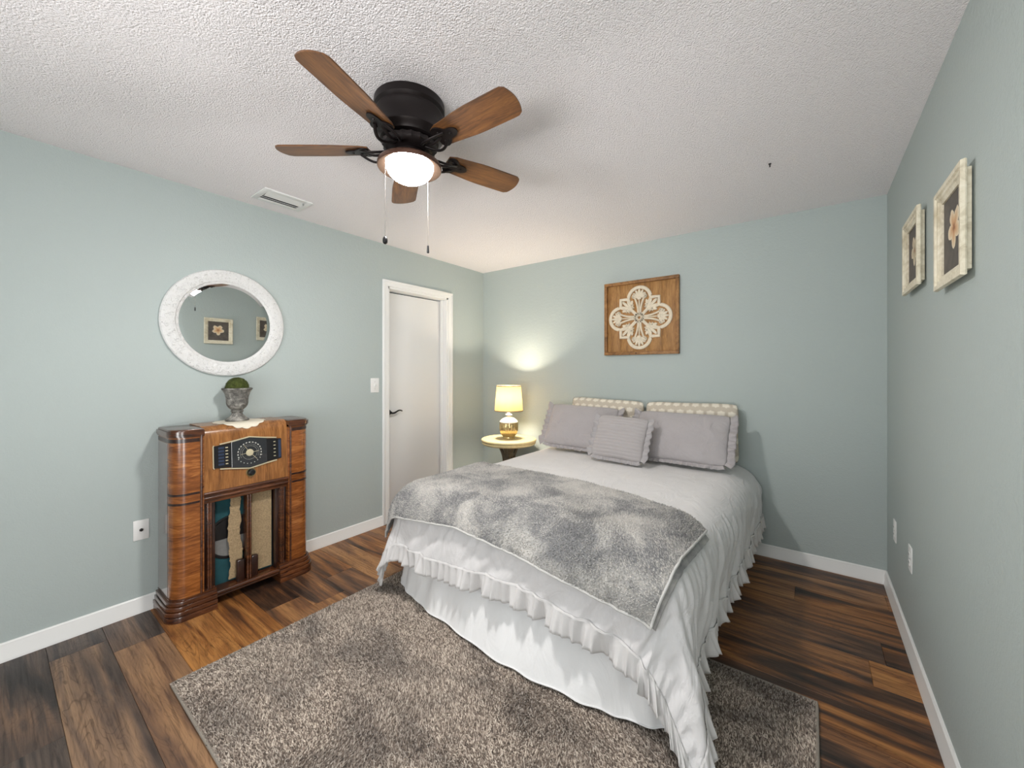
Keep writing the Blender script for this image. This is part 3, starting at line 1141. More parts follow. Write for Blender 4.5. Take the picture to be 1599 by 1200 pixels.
# ================================================================== SWITCH AND OUTLETS
def plate(name, label, cat, loc, rotz, kind, w=.072, h=.117, group=None):
    """plate on a wall; local x is out of the wall, y across"""
    t = thing(name, label, cat, loc, (0, 0, rotz), group)
    MB().box(0, .006, -w / 2, w / 2, -h / 2, h / 2, .0025).build('cover_plate', 'plate', t)
    if kind == 'switch':
        m = Matrix.Translation((.006, 0, 0)) @ Matrix.Rotation(math.radians(22), 4, 'Y')
        MB().box(-.002, .014, -.005, .005, -.009, .009, .002, mtx=m).build('toggle', 'plate', t)
        for s in (-1, 1):
            MB().lathe([(0, .0078), (.003, .0072), (.0036, .006), (0, .006)], 12, Matrix.Translation((0, 0, s * .030)) @ Matrix.Rotation(PI / 2, 4, 'Y')).build('screw', 'screw', t)
    elif kind == 'cable':
        R = Matrix.Rotation(PI / 2, 4, 'Y')
        MB().lathe([(0, .020), (.004, .020), (.004, .016), (.0065, .014), (.0065, .006), (0, .006)], 16, R).build('coaxial_jack', 'black', t)
        MB().lathe([(.0066, .006), (.0090, .006), (.0090, .009), (.0066, .010)], 6, R, cap=False).build('jack_nut', 'black', t)
    else:
        for s in (-1, 1):
            MB().box(.004, .0085, -.016, .016, s * .0195 - .0135, s * .0195 + .0135, .004).build('receptacle', 'plate', t)
            sl = MB()
            for q in (-1, 1):
                sl.box(.0083, .0089, q * .0065 - .001, q * .0065 + .001, s * .0195 - .002, s * .0195 + .006)
            sl.build('slot', 'dark', t, smooth=0)
        MB().lathe([(0, .0078), (.003, .0072), (.0036, .006), (0, .006)], 12, Matrix.Rotation(PI / 2, 4, 'Y')).build('screw', 'screw', t)


plate('light_switch', 'white toggle light switch on the wall beside the white door', 'light switch', (XL, 1.998, 1.213), 0, 'switch', .080, .122)
plate('cable_outlet', 'white cable jack plate low on the wall left of the radio', 'outlet', (XL, .5235, .455), 0, 'cable', .066, .110)
plate('power_outlet', 'white outlet low on right wall, nearer the back corner', 'outlet', (XR, 3.080, .437), PI, 'power', .075, .120, 'outlets low on the right wall')
plate('power_outlet', 'white outlet low on right wall, farther from the back corner', 'outlet', (XR, 2.640, .446), PI, 'power', .075, .120, 'outlets low on the right wall')


# ================================================================== FLOWER PICTURES
def mat_flower(seed, c_in, c_out, bg):
    t = NT('flower_print')
    sp = t.n('ShaderNodeSeparateXYZ', Vector=t.n('ShaderNodeTexCoord').outputs['Object'])
    nz = t.noise(t.coord((1, 1, 1)), 22 + seed, 4, 0.6, 0.5)
    y = t.math('SUBTRACT', sp.outputs[1], 0.004)
    z = t.math('SUBTRACT', sp.outputs[2], 0.012)
    r = t.math('SQRT', t.math('ADD', t.math('MULTIPLY', y, y), t.math('MULTIPLY', z, z)))
    ang = t.math('ARCTAN2', z, y)
    pet = t.math('ABSOLUTE', t.math('COSINE', t.math('MULTIPLY', t.math('ADD', ang, 0.4 + seed), 2.5)))
    lim = t.math('ADD', t.math('MULTIPLY', pet, 0.030), t.math('ADD', 0.040, t.math('MULTIPLY', t.math('SUBTRACT', nz, 0.5), 0.03)))
    q = t.math('DIVIDE', r, lim)
    petal = t.ramp(t.math('ADD', q, t.math('MULTIPLY', t.math('SUBTRACT', nz, .5), .5)), [(0.08, rgb(150, 98, 60)), (0.28, c_in), (0.62, c_out), (0.9, rgb(228, 212, 184))])
    back = t.ramp(nz, [(0.35, tuple(x * .62 for x in bg[:3]) + (1,)), (0.65, bg)])
    m = t.ramp(q, [(0.96, (0, 0, 0)), (1.0, (1, 1, 1))])
    return t.out(t.mix(m, petal, back), 0.55)


def build_picture(label, y, z, w, h, mat, lean):
    t = thing('picture_frame', label, 'framed picture', (XR, y, z), (0, -lean, PI), 'flower pictures on the right wall')
    # local x out of the wall
    b = MB()
    hw, hh = w / 2, h / 2
    prof = [(0, .030), (.0, .020), (.010, .020), (.013, .002), (.017, 0), (.027, .002), (.027, .016), (.022, .020), (.022, .030), (.018, .034), (.014, .046), (.006, .046)]
    loops = []
    n = len(prof)
    vs_, fs_ = [], []
    for sy, sz in ((-1, -1), (1, -1), (1, 1), (-1, 1)):
        for xo, ins in prof:
            vs_.append((xo + .004, sy * (hw - ins), sz * (hh - ins)))
    for k in range(4):
        k2 = (k + 1) % 4
        for i in range(n):
            j = (i + 1) % n
            fs_.append((k * n + i, k2 * n + i, k2 * n + j, k * n + j))
    b.add(vs_, fs_)
    b.build('frame', 'weathered', t, smooth=25)
    MB().box(.006, .013, -hw + .040, hw - .040, -hh + .040, hh - .040).build('picture', mat, t, smooth=0)


M['flower_a'] = mat_flower(0.0, rgb(206, 156, 112), rgb(222, 190, 150), rgb(96, 88, 82))
M['flower_b'] = mat_flower(1.3, rgb(190, 176, 146), rgb(206, 190, 160), rgb(94, 84, 78))
build_picture('cream framed peach flower picture, nearer the camera on right wall', 1.868, 1.783, .322, .338, 'flower_a', .0)
build_picture('cream framed pale flower picture, nearer the corner on right wall', 2.480, 1.857, .335, .330, 'flower_b', .0)


# ================================================================== CARVED WALL ART
def build_art():
    t = thing('wall_art', 'square wooden panel with cream carved quatrefoil above bed', 'wall art', (-1.176, YB, 1.795))
    # local: x across, y towards the wall is +, so the face looks along -y; build in (u, v, depth)
    m = Matrix(((1, 0, 0, 0), (0, 0, -1, 0), (0, 1, 0, 0), (0, 0, 0, 1)))
    hs = .320
    b = MB()
    for k in range(5):
        x0 = -hs + .02 + (2 * hs - .04) * k / 5
        b.box(x0 + .0006, x0 + (2 * hs - .04) / 5 - .0006, -hs + .02, hs - .02, .002, .012, .001, mtx=m)
    b.build('back_panel', 'oak', t)
    e = .027
    for a0, a1, c0, c1 in ((-hs, hs, -hs, -hs + e), (-hs, hs, hs - e, hs), (-hs, -hs + e, -hs + e, hs - e), (hs - e, hs, -hs + e, hs - e)):
        MB().box(a0, a1, c0, c1, .001, .036, .003, mtx=m).build('frame_rail', 'oakframe', t)
    # ornament
    o = MB()
    z0, z1 = .012, .026
    A, R = .172, .100
    ring = []
    for k in range(4):
        q = k * PI / 2
        loc = [(A, A), (R + .0, A)] + [(R * math.cos(th), A + R * math.sin(th)) for th in [PI * i / 16 for i in range(17)]] + [(-R, A)]
        for x, y in loc:
            ring.append((x * math.cos(q) - y * math.sin(q), x * math.sin(q) + y * math.cos(q)))
    # remove duplicate points
    rr = [ring[0]]
    for p in ring[1:]:
        if math.hypot(p[0] - rr[-1][0], p[1] - rr[-1][1]) > 1e-4:
            rr.append(p)
    rr = [(x * .955, y * .955) for x, y in rr]
    o.ribbon(rr, .029, z0, z1 + .001, closed=True, mtx=m)

    def rot(pts, q):
        return [(x * math.cos(q) - y * math.sin(q), x * math.sin(q) + y * math.cos(q)) for x, y in pts]

    def petal(cx, cy, ang, L, W):
        pts = []
        for i in range(16):
            a = 2 * PI * i / 16
            u = L / 2 + L / 2 * math.cos(a)
            v_ = W / 2 * math.sin(a) * (0.75 + .25 * math.cos(a))
            pts.append((cx + u * math.cos(ang) - v_ * math.sin(ang), cy + u * math.sin(ang) + v_ * math.cos(ang)))
        return pts

    for k in range(4):
        q = k * PI / 2
        # palmette fan in the round lobe
        for j in range(-3, 4):
            a = PI / 2 + j * .44
            o.prism(rot(petal(0, .168, a, .080 - .005 * abs(j), .027), q), z0, z1, m, bev=.003)
        # stem pair curving from the middle out into the lobe
        for s in (-1, 1):
            pts = [(s * (.010 + .030 * (u_ ** 2.2)), .030 + .140 * u_) for u_ in [i / 12 for i in range(13)]]
            pts += [(s * (.040 + .018 * math.sin(th)), .170 + .014 * (1 - math.cos(th))) for th in [PI * i / 8 for i in range(1, 9)]]
            o.ribbon(rot(pts, q), .0165, z0, z1, mtx=m)
            pts = [(s * (.052 + .044 * u_), .085 + .062 * u_ + .03 * u_ * u_) for u_ in [i / 8 for i in range(9)]]
            o.ribbon(rot(pts, q), .0155, z0, z1, mtx=m)
        o.ribbon(rot([(0, .05), (0, .175)], q), .0105, z0, z1 + .001, mtx=m)
        o.prism(rot([(-.017, .155), (.017, .155), (.013, .178), (-.013, .178)], q), z0, z1 + .003, m, bev=.002)
        # leaf in the square corner
        q2 = q + PI / 4
        for j in range(-2, 3):
            a = PI / 2 + j * .52
            o.prism(rot(petal(0, .112, a, .098 - .012 * abs(j), .032), q2), z0, z1 - .001, m, bev=.003)
        o.ribbon(rot([(0, .03), (0, .135)], q2), .026, z0, z1, mtx=m)
        for s in (-1, 1):
            pts = [(s * (.028 + .015 * math.cos(th)), .112 + .015 * math.sin(th)) for th in [PI * 1.6 * i / 10 for i in range(11)]]
            o.ribbon(rot(pts, q2), .012, z0, z1, mtx=m)
    o.ribbon([(.036 * math.cos(2 * PI * i / 24), .036 * math.sin(2 * PI * i / 24)) for i in range(24)], .020, z0, z1, closed=True, mtx=m)
    o.ribbon([(.018 * math.cos(2 * PI * i / 16), .018 * math.sin(2 * PI * i / 16)) for i in range(16)], .012, z0, z1 + .003, closed=True, mtx=m)
    od = o.build('carved_quatrefoil', 'cream', t, smooth=40)
    od.location = (-.006, 0, -.002)
    od['label'] = 'cream carved quatrefoil ornament'
    MB().lathe([(0, .006), (.004, .005), (.007, .001), (.007, 0), (0, 0)], 12, Matrix.Translation((-.03, -.036, -hs + .013)) @ Matrix.Rotation(PI / 2, 4, 'X')).build('clasp_screw', 'bronze', t)


build_art()


# ================================================================== SIDE TABLE AND LAMP
TX, TY, TZ = -2.36, 3.078, .677


def build_table():
    t = thing('side_table', 'round distressed cream pedestal table beside bed in the corner', 'side table', (TX, TY, 0))
    MB().lathe([(0, TZ - .055), (.235, TZ - .055), (.252, TZ - .050), (.262, TZ - .040), (.262, TZ - .030), (.256, TZ - .026), (.262, TZ - .022), (.268, TZ - .014),
                (.268, TZ - .005), (.262, TZ), (0, TZ)], 72).build('table_top', 'distress', t)
    MB().lathe([(0, .20), (.05, .20), (.055, .215), (.045, .23), (.034, .26), (.042, .33), (.052, .40), (.05, .46), (.036, .50), (.05, .515), (.05, .53), (.044, .54), (.06, TZ - .075),
                (.10, TZ - .055), (0, TZ - .055)], 36, fn=lambda r, z, a: r * (1 + (.06 * math.cos(10 * a) if .25 < z < .62 else 0))).build('pedestal', 'tablewood', t)
    for k in range(3):
        a = math.radians(-52 + 120 * k)
        pts, rad = [], []
        for q in range(17):
            s_ = q / 16
            r = .045 + .17 * s_ + .02 * math.sin(s_ * PI)
            z = .24 + .05 * math.sin(s_ * PI * .8) - .228 * s_ ** 1.5
            pts.append((r * math.cos(a), r * math.sin(a), max(.020, z)))
            rad.append(.024 - .008 * s_)
        MB().tube(pts, rad, 10).build('leg', 'tablewood', t)
        br = []
        for q in range(13):
            s_ = q / 12
            r = .052 + .075 * s_ ** 2
            br.append((r * math.cos(a), r * math.sin(a), .44 + .185 * s_))
        MB().tube(br, .016, 10).build('bracket', 'tablewood', t)


build_table()


def build_lamp():
    t = thing('table_lamp', 'lit table lamp with ribbed gold glass base and cream shade', 'lamp', (TX, TY, TZ))
    body = [(0, .0), (.058, 0), (.060, .006), (.060, .014), (.057, .020), (.066, .034), (.079, .055), (.087, .080), (.089, .105), (.089, .150), (.086, .158)]
    MB().lathe(body + [(.084, .160), (0, .160)], 96, fn=lambda r, z, a: r * (1 + (.028 * math.cos(24 * a) if .03 < z < .157 else 0))).build('lamp_body', 'mercury', t)['label'] = 'ribbed gold mercury glass body'
    MB().lathe([(0, .158), (.088, .158), (.089, .166), (.080, .178), (.058, .196), (.030, .209), (.020, .216), (.018, .222), (.030, .226), (.032, .232), (.028, .238), (.016, .242),
                (.012, .262), (0, .262)], 48).build('lamp_neck', 'mercury_lit', t)
    MB().lathe([(0, .262), (.009, .262), (.011, .285), (.011, .315), (0, .315)], 20).build('socket', 'brass', t)
    zb, zt, rb, rt = .272, .512, .138, .118
    prof = [(rb, zb), (rb + (rt - rb) * .5, (zb + zt) / 2), (rt, zt)]
    sh = MB().lathe(prof, 72, cap=False).build('lamp_shade', 'shade', t, recalc=False)
    for r, z in ((rb, zb), (rt, zt)):
        MB().lathe([(r - .0015, z - .004), (r + .0015, z - .004), (r + .0015, z + .004), (r - .0015, z + .004), (r - .0015, z - .004)], 72, cap=False).build('shade_trim', 'shadetrim', sh)
    hp = MB()
    hp.tube([(.012, 0, .30), (.045, 0, .34), (.05, 0, .40), (.03, 0, .46), (0, 0, .475), (-.03, 0, .46), (-.05, 0, .40), (-.045, 0, .34), (-.012, 0, .30)], .0016, 6)
    for k in range(3):
        a = k * 2 * PI / 3
        hp.tube([(0, 0, .476), (rt * math.cos(a), rt * math.sin(a), zt - .004)], .0014, 6)
    hp.build('harp', 'brass', t)
    bulb = MB().lathe([(0, .315), (.013, .317), (.016, .335), (.028, .36), (.031, .38), (.026, .40), (.014, .412), (0, .415)], 24).build('light_bulb', 'lampbulb', t)
    lamp('bedside_bulb', 'POINT', (TX, TY, TZ + .395), 52, (1.0, .86, .68), shadow_soft_size=.045)


M['lampbulb'] = emis('lit_bulb', (1.0, .82, .55, 1), 12.0)
build_lamp()


# ================================================================== BED
TOP = .632
IX0, IX1, IY0 = -1.885, -.480, 1.635
FR = .190                                          # radius of the mattress edge under the cloth


def ix1(y):
    return IX1 - .060 * min(1.0, max(0.0, (3.25 - y) / 1.65))


def bedmap(a, b_, h=0.0, fold=1.0):
    """unfolded cloth coordinates -> position on the made bed; h = distance above the comforter"""
    qx, qy = min(max(a, IX0), ix1(b_)), max(b_, IY0)
    dx, dy = a - qx, b_ - qy
    d = math.hypot(dx, dy)
    und = .007 * noise.noise(Vector((a * 2.3, b_ * 2.3, 1.7))) + .003 * noise.noise(Vector((a * 7, b_ * 5, 4.1)))
    crown = .012 * math.cos(min(1, abs(a + 1.18) / .95) * PI / 2)
    if d < 1e-6:
        return Vector((a, b_, TOP + h + und + crown))
    ux, uy = dx / d, dy / d
    cf = (2 * abs(ux * uy)) ** 1.0
    r = FR + h
    arc = FR * PI / 2
    if d < arc:
        g = d / FR
        out, drop = r * math.sin(g), r * (1 - math.cos(g))
        k = d / arc
    else:
        rest = d - arc
        fl = .0 + .09 * uy * uy + (.34 if a > -1.2 else .20) * cf
        out, drop = r + fl * rest, r + rest * (1 - .03 * cf)
        k = 1 + rest / .2
        th = math.atan2(uy, ux)
        out += fold * cf * .020 * min(1, rest / .2) * math.sin(th * 9.0 + 1.0)
        # soft folds on the hanging sides
        sw = a if abs(uy) > abs(ux) else b_
        out += fold * (1 - cf) * min(1, rest / .15) * (.006 * math.sin(sw * 21 + 2 * noise.noise(Vector((sw * 3, 0, 0)))) + .006 * noise.noise(Vector((sw * 9, rest * 4, 2))))
    und *= max(0, 1 - k)
    # diagonal drag wrinkles
    sa = a if abs(uy) > abs(ux) else b_
    wr = .016 * sstep(.4, 1.2, k) * noise.noise(Vector((sa * 13 + d * 12, d * 3, 3))) + .008 * sstep(.1, .8, k) * noise.noise(Vector((sa * 34 + d * 14, d * 6, 8)))
    return Vector((qx + ux * (out + wr * fold), qy + uy * (out + wr * fold), max(.034, TOP + h + und + crown * max(0, 1 - k) - drop)))


AS, BS = .440, .388                               # hang of cloth beyond the flat top, sides and foot
A0, A1, B0, B1 = IX0 - AS, IX1 + AS, IY0 - BS, 3.375


def foot_b(a):
    """the hem line of the foot: a little lower towards the corners"""
    u = (a + 1.05) / 1.2
    return B0 - .05 * min(1.0, abs(u)) ** 2 - .012 * math.sin(a * 7) - .13 * max(0.0, (a + .68) / .66) ** 1.2


def uv_mesh(o, uvs):
    me = o.data
    lay = me.uv_layers.new(name='UVMap')
    idx = np.empty(len(me.loops), dtype=np.int32)
    me.loops.foreach_get('vertex_index', idx)
    lay.data.foreach_set('uv', np.asarray(uvs, dtype=np.float32)[idx].ravel())


# --- bed: mattress, box base, feet, skirt
bt = thing('bed', 'bed with white skirt standing on the rug against the back wall', 'bed', (-1.183, 2.4, 0))


def bl(x, y, z):
    return (x + 1.183, y - 2.4, z)


bx = MB()
x0, y0, _ = bl(-1.945, 1.575, 0)
x1, y1, _ = bl(-.42, 3.365, 0)
MB().box(x0 + .04, x1 - .09, y0 + .06, y1, .36, .585, .06, 3).build('mattress', 'mattress', bt)
MB().box(x0 + .06, x1 - .10, y0 + .08, y1, .10, .358, .02).build('box_spring', 'mattress', bt)
for fx in (x0 + .12, x1 - .12):
    for fy in (y0 + .52, y1 - .12):
        MB().lathe([(0, .0), (.022, .0), (.028, .10), (0, .10)], 16, Matrix.Translation((fx, fy, 0))).build('leg', 'black', bt)
# skirt outline at the floor (world x, y), photographed bulge in the middle of the foot
sk = [(-2.115, 3.36), (-2.12, 2.6), (-2.13, 1.95), (-2.125, 1.72), (-2.07, 1.585), (-1.94, 1.520), (-1.79, 1.478), (-1.50, 1.432), (-1.16, 1.40), (-.89, 1.403), (-.62, 1.438),
      (-.47, 1.478), (-.415, 1.56), (-.415, 1.75), (-.41, 2.2), (-.39, 3.36)]
sk_top = [(-1.96, 3.36), (-1.96, 2.6), (-1.96, 1.95), (-1.96, 1.72), (-1.95, 1.60), (-1.88, 1.56), (-1.75, 1.555), (-1.50, 1.55), (-1.16, 1.55), (-.89, 1.55), (-.62, 1.55),
          (-.52, 1.555), (-.47, 1.59), (-.46, 1.75), (-.45, 2.2), (-.43, 3.36)]


def crom(pts, n):
    out = []
    for i in range(len(pts) - 1):
        p0, p1, p2, p3 = pts[max(0, i - 1)], pts[i], pts[i + 1], pts[min(len(pts) - 1, i + 2)]
        for k in range(n):
            t = k / n
            out.append(tuple(.5 * ((2 * p1[q]) + (-p0[q] + p2[q]) * t + (2 * p0[q] - 5 * p1[q] + 4 * p2[q] - p3[q]) * t * t + (-p0[q] + 3 * p1[q] - 3 * p2[q] + p3[q]) * t ** 3) for q in range(2)))
    out.append(pts[-1])
    return out


bot, topp = crom(sk, 16), crom(sk_top, 16)
mb = MB()
nrow = 14
ns = len(bot)
svs = []
for i, (pb, pt) in enumerate(zip(bot, topp)):
    for j in range(nrow):
        t = j / (nrow - 1)
        z = .355 + (.027 - .355) * t
        k = t ** .75
        x = pt[0] + (pb[0] - pt[0]) * k
        y = pt[1] + (pb[1] - pt[1]) * k
        cx, cy = (pb[0] - pt[0]), (pb[1] - pt[1])
        l = math.hypot(cx, cy) + 1e-6
        w = math.sin(PI * min(1, t * .72)) * (.006 * math.sin(i * .55 + 3 * noise.noise(Vector((i * .07, 0, 0)))) + .012 * noise.noise(Vector((i * .13, t * 1.5, 3)))) + .004 * t * noise.noise(Vector((i * .1, 7, 3)))
        svs.append(bl(x + cx / l * w, y + cy / l * w, z))
mb.add(svs, [(i * nrow + j, (i + 1) * nrow + j, (i + 1) * nrow + j + 1, i * nrow + j + 1) for i in range(ns - 1) for j in range(nrow - 1)])
sko = mb.build('bed_skirt', 'skirt', bt, smooth=180)
sko['label'] = 'white gathered bed skirt'
MB().tube([svs[i * nrow + nrow - 1] for i in range(ns)], .0035, 6).build('skirt_piping', 'pipe', sko)

# --- comforter
NA_, NB_ = 190, 190
cv, cuv = [], []
for i in range(NA_):
    a = A0 + (A1 - A0) * i / (NA_ - 1)
    fb = foot_b(a)
    for j in range(NB_):
        bb = fb + (B1 - fb) * j / (NB_ - 1)
        cv.append(bedmap(a, bb))
        cuv.append((a, bb))
mb = MB().add(cv, [(i * NB_ + j, (i + 1) * NB_ + j, (i + 1) * NB_ + j + 1, i * NB_ + j + 1) for i in range(NA_ - 1) for j in range(NB_ - 1)])
comf = mb.build('comforter', 'comforter', smooth=180)
uv_mesh(comf, cuv)
sm = comf.modifiers.new('thickness', 'SOLIDIFY')
sm.thickness = .006
sm.offset = -1
tag(comf, 'light grey comforter with gathered ruffle hem covering the bed', 'comforter')


def ruffle_strip(mb, P, T, Dn, Nn, length, amp, wave, rows=8, seed=0.0, base=.004, lift=0.0):
    """gathered flounce: P points, Dn hanging direction, Nn outward, along arc-length"""
    s_ = 0.0
    n = len(P)
    vs_ = []
    for i in range(n):
        if i:
            s_ += max((P[i] - P[i - 1]).length, .0015)
        ph = 2 * PI * s_ / wave + 2.4 * noise.noise(Vector((s_ * 9, seed, 0)))
        am = amp * (.65 + .6 * (noise.noise(Vector((s_ * 14, seed, 5))) + .5))
        ln = length * (1 + .10 * noise.noise(Vector((s_ * 16, seed, 9))))
        for j in range(rows):
            t = j / (rows - 1)
            o = base + am * (t ** .8) * (math.sin(ph) + .35 * math.sin(2 * ph + 1)) + am * .6 * t + lift * t
            p = P[i] + Dn[i] * (ln * (t - .10)) + Nn[i] * o + T[i] * (am * .5 * t * math.cos(ph))
            vs_.append(p)
    mb.add(vs_, [(i * rows + j, (i + 1) * rows + j, (i + 1) * rows + j + 1, i * rows + j + 1) for i in range(n - 1) for j in range(rows - 1)])


path = []
st = .0055
y = B1
while y > foot_b(A0):
    path.append((A0, y))
    y -= st
x = A0
while x < A1:
    path.append((x, foot_b(x)))
    x += st * .8
y = foot_b(A1)
while y < B1:
    path.append((A1, y))
    y += st
P, D_ = [], []
for a, b_ in path:
    qx, qy = min(max(a, IX0), ix1(b_)), max(b_, IY0)
    l = math.hypot(a - qx, b_ - qy)
    ux, uy = (a - qx) / l, (b_ - qy) / l
    p = bedmap(a, b_)
    p2 = bedmap(a + ux * .03, b_ + uy * .03)
    dn = (p2 - p)
    if dn.length < 1e-4:
        dn = Vector((ux, uy, -.2))
    P.append(p)
    D_.append(dn.normalized())
T_, N_ = [], []
for i in range(len(P)):
    tg = P[min(len(P) - 1, i + 3)] - P[max(0, i - 3)]
    tg = tg.normalized() if tg.length > 1e-6 else Vector((1, 0, 0))
    T_.append(tg)
    nn = tg.cross(D_[i])
    c = P[i] - Vector((-1.18, 2.4, P[i].z))
    if nn.dot(c) < 0:
        nn = -nn
    N_.append(nn.normalized() if nn.length > 1e-6 else c.normalized())
mb = MB()
ruffle_strip(mb, P, T_, D_, N_, .100, .0092, .048, 9, 1.0)
for i, v in enumerate(mb.v):
    if v[2] < .028:
        mb.v[i] = (v[0], v[1], .028 + .002 * math.sin(i))
ro = mb.build('hem_ruffle', 'ruffle', comf, smooth=180)
sm = ro.modifiers.new('thickness', 'SOLIDIFY')
sm.thickness = .0015
MB().tube([p + n * .004 for p, n in zip(P[::3], N_[::3])], .0014, 6).build('hem_seam', 'ruffle', comf)

# --- throw blanket across the foot
thr = thing('throw_blanket', 'plush mottled grey throw blanket across the foot of bed', 'throw blanket', (0, 0, 0))


def interp(x, tab):
    for (x0, y0), (x1, y1) in zip(tab, tab[1:]):
        if x <= x1:
            t = max(0, (x - x0) / (x1 - x0))
            return y0 + (y1 - y0) * (t * t * (3 - 2 * t) if False else t)
    return tab[-1][1]


def throw_edges(u, grow=0.0):
    """u 0..1 across; returns (a at top, b at top, a at bottom, b at bottom)"""
    at = -2.27 + (2.27 - .392 + grow) * u
    bt_ = interp(at, [(-2.27, 2.15), (-2.0, 2.19), (-1.4, 2.175), (-.74, 2.09), (-.37, 1.955), (-.2, 1.95)])
    ab = -2.215 + (2.215 - .425 + grow) * u
    bb_ = interp(ab, [(-2.2, 1.37), (-1.95, 1.38), (-1.45, 1.42), (-1.05, 1.395), (-.58, 1.345), (-.40, 1.337), (-.2, 1.335)])
    return at, bt_, ab, bb_


def throw_pt(u, v, h, grow=0.0):
    at, bt_, ab, bb_ = throw_edges(u, grow)
    a, b_ = at + (ab - at) * v, bt_ + (bb_ - bt_) * v
    hh = h + .004 * noise.noise(Vector((a * 5, b_ * 5, 7)))
    return bedmap(a, b_, hh, .5)


NU, NV = 120, 70


def throw_layer(h, grow, u0=0.0):
    return MB().grid(NU, NV, lambda i, j: throw_pt(u0 + (1 - u0) * i, j, h, grow))


lo = throw_layer(.020, .030, .6)
l1 = lo.build('folded_underside', 'fur', thr, smooth=180)
up = throw_layer(.035, 0.0)
l2 = up.build('throw_cloth', 'fur', thr, smooth=180)
for l in (l1, l2):
    sm = l.modifiers.new('thickness', 'SOLIDIFY')
    sm.thickness = .008
    sm.offset = -1
# binding around the edge
edge = [up.v[i * NV + NV - 1] for i in range(NU)]
edge += [up.v[(NU - 1) * NV + j] for j in reversed(range(NV - 1))]
MB().tube(edge, .0055, 8).build('edge_binding', 'furedge', thr)
# short plush pile
G = np.array([tuple(v) for v in up.v]).reshape(NU, NV, 3)
du = np.gradient(G, axis=0)
dv_ = np.gradient(G, axis=1)
NN = np.cross(du, dv_)
NN /= np.linalg.norm(NN, axis=2, keepdims=True)
if NN[NU // 2, 10, 2] < 0:
    NN = -NN
nt = 66000
ui, vi = RNG.random(nt) * (NU - 1.001), RNG.random(nt) * (NV - 1.001)
i0, j0 = ui.astype(int), vi.astype(int)
fu, fv = (ui - i0)[:, None], (vi - j0)[:, None]


def bil(Q):
    return Q[i0, j0] * (1 - fu) * (1 - fv) + Q[i0 + 1, j0] * fu * (1 - fv) + Q[i0, j0 + 1] * (1 - fu) * fv + Q[i0 + 1, j0 + 1] * fu * fv


PP, QN = bil(G), bil(NN)
sw = np.array([[noise.noise(Vector((p[0] * 3.2, p[1] * 3.2, p[2] * 3 + k * 9))) for k in range(3)] for p in PP])
vv, ff, tt = tufts(PP - QN * .001, QN, .012, .0026, .6, RNG, lean_dir=sw * 2.0)
pl = numpy_mesh('plush_pile', vv, ff, 'fur', thr, tt)
pl['kind'] = 'stuff'


# ================================================================== PILLOWS
def pillow_shape(w, h, t, nu=44, nv=36, pinch=.06, seed=0, pleats=0):
    """puffed rectangle in local x (across), z (up), y (thickness); returns MB, uvs, rim"""
    mb = MB()
    uv = []
    for side in (-1, 1):
        vs_ = []
        for i in range(nu):
            for j in range(nv):
                u, v = -1 + 2 * i / (nu - 1), -1 + 2 * j / (nv - 1)
                # ease towards the rim so the edge is rounded
                uu, vv_ = math.sin(u * PI / 2) * .35 + u * .65, math.sin(v * PI / 2) * .35 + v * .65
                x = uu * w / 2 * (1 - pinch * (1 - vv_ * vv_) * abs(uu) ** 3 * .6)
                z = vv_ * h / 2 * (1 - pinch * (1 - uu * uu) * abs(vv_) ** 3 * .6)
                x, z = x * (1 - .055 * abs(vv_) ** 7), z * (1 - .075 * abs(uu) ** 6)
                p = max(0, (1 - abs(uu) ** 2.6)) * max(0, (1 - abs(vv_) ** 2.6))
                y = side * t / 2 * p ** .52
                y += side * p * (.010 * noise.noise(Vector((x * 9, z * 9, seed + side))) + .006 * noise.noise(Vector((x * 16 + z * 9, z * 13 - x * 12, seed + side))))
                if pleats and side < 0:
                    y -= .0035 * p ** .3 * (abs(math.sin(PI * pleats * (vv_ + 1) / 2)) * 2 - 1)
                vs_.append((x, y, z))
                uv.append(((uu + 1) / 2 * w, (vv_ + 1) / 2 * h))
        o = len(mb.v)
        mb.add(vs_, [((i * nv + j), ((i + 1) * nv + j), ((i + 1) * nv + j + 1), (i * nv + j + 1)) for i in range(nu - 1) for j in range(nv - 1)])
    return mb, uv


def rim_path(w, h, sides, step=.006, pinch=.06):
    """points round the rim of a pillow; sides subset of 'LRTB'"""
    out = []

    def edge(p0, p1, o, which):
        n = int(math.hypot(p1[0] - p0[0], p1[1] - p0[1]) / step)
        for k in range(n):
            s_ = k / n
            x, z = p0[0] + (p1[0] - p0[0]) * s_, p0[1] + (p1[1] - p0[1]) * s_
            q = 2 * s_ - 1
            sh = 1 - pinch * (1 - q * q) * .6
            x, z = x * (1 - .055 * abs(z / (h / 2)) ** 7), z * (1 - .075 * abs(x / (w / 2)) ** 6)
            if which in 'LR':
                x *= sh
            else:
                z *= sh
            # turn the outward direction round the corner
            ox, oz = o
            e = .12
            tx, tz = (p1[0] - p0[0]), (p1[1] - p0[1])
            l = math.hypot(tx, tz)
            tx, tz = tx / l, tz / l
            if s_ < e:
                k_ = (1 - s_ / e) * .707
                ox, oz = ox - tx * k_, oz - tz * k_
            if s_ > 1 - e:
                k_ = (1 - (1 - s_) / e) * .707
                ox, oz = ox + tx * k_, oz + tz * k_
            l = math.hypot(ox, oz)
            out.append((Vector((x, 0, z)), Vector((ox / l, 0, oz / l)), which))
    hw, hh = w / 2 * .995, h / 2 * .995
    edge((-hw, -hh), (hw, -hh), (0, -1), 'B')
    edge((hw, -hh), (hw, hh), (1, 0), 'R')
    edge((hw, hh), (-hw, hh), (0, 1), 'T')
    edge((-hw, hh), (-hw, -hh), (-1, 0), 'L')
    return [q for q in out if q[2] in sides]


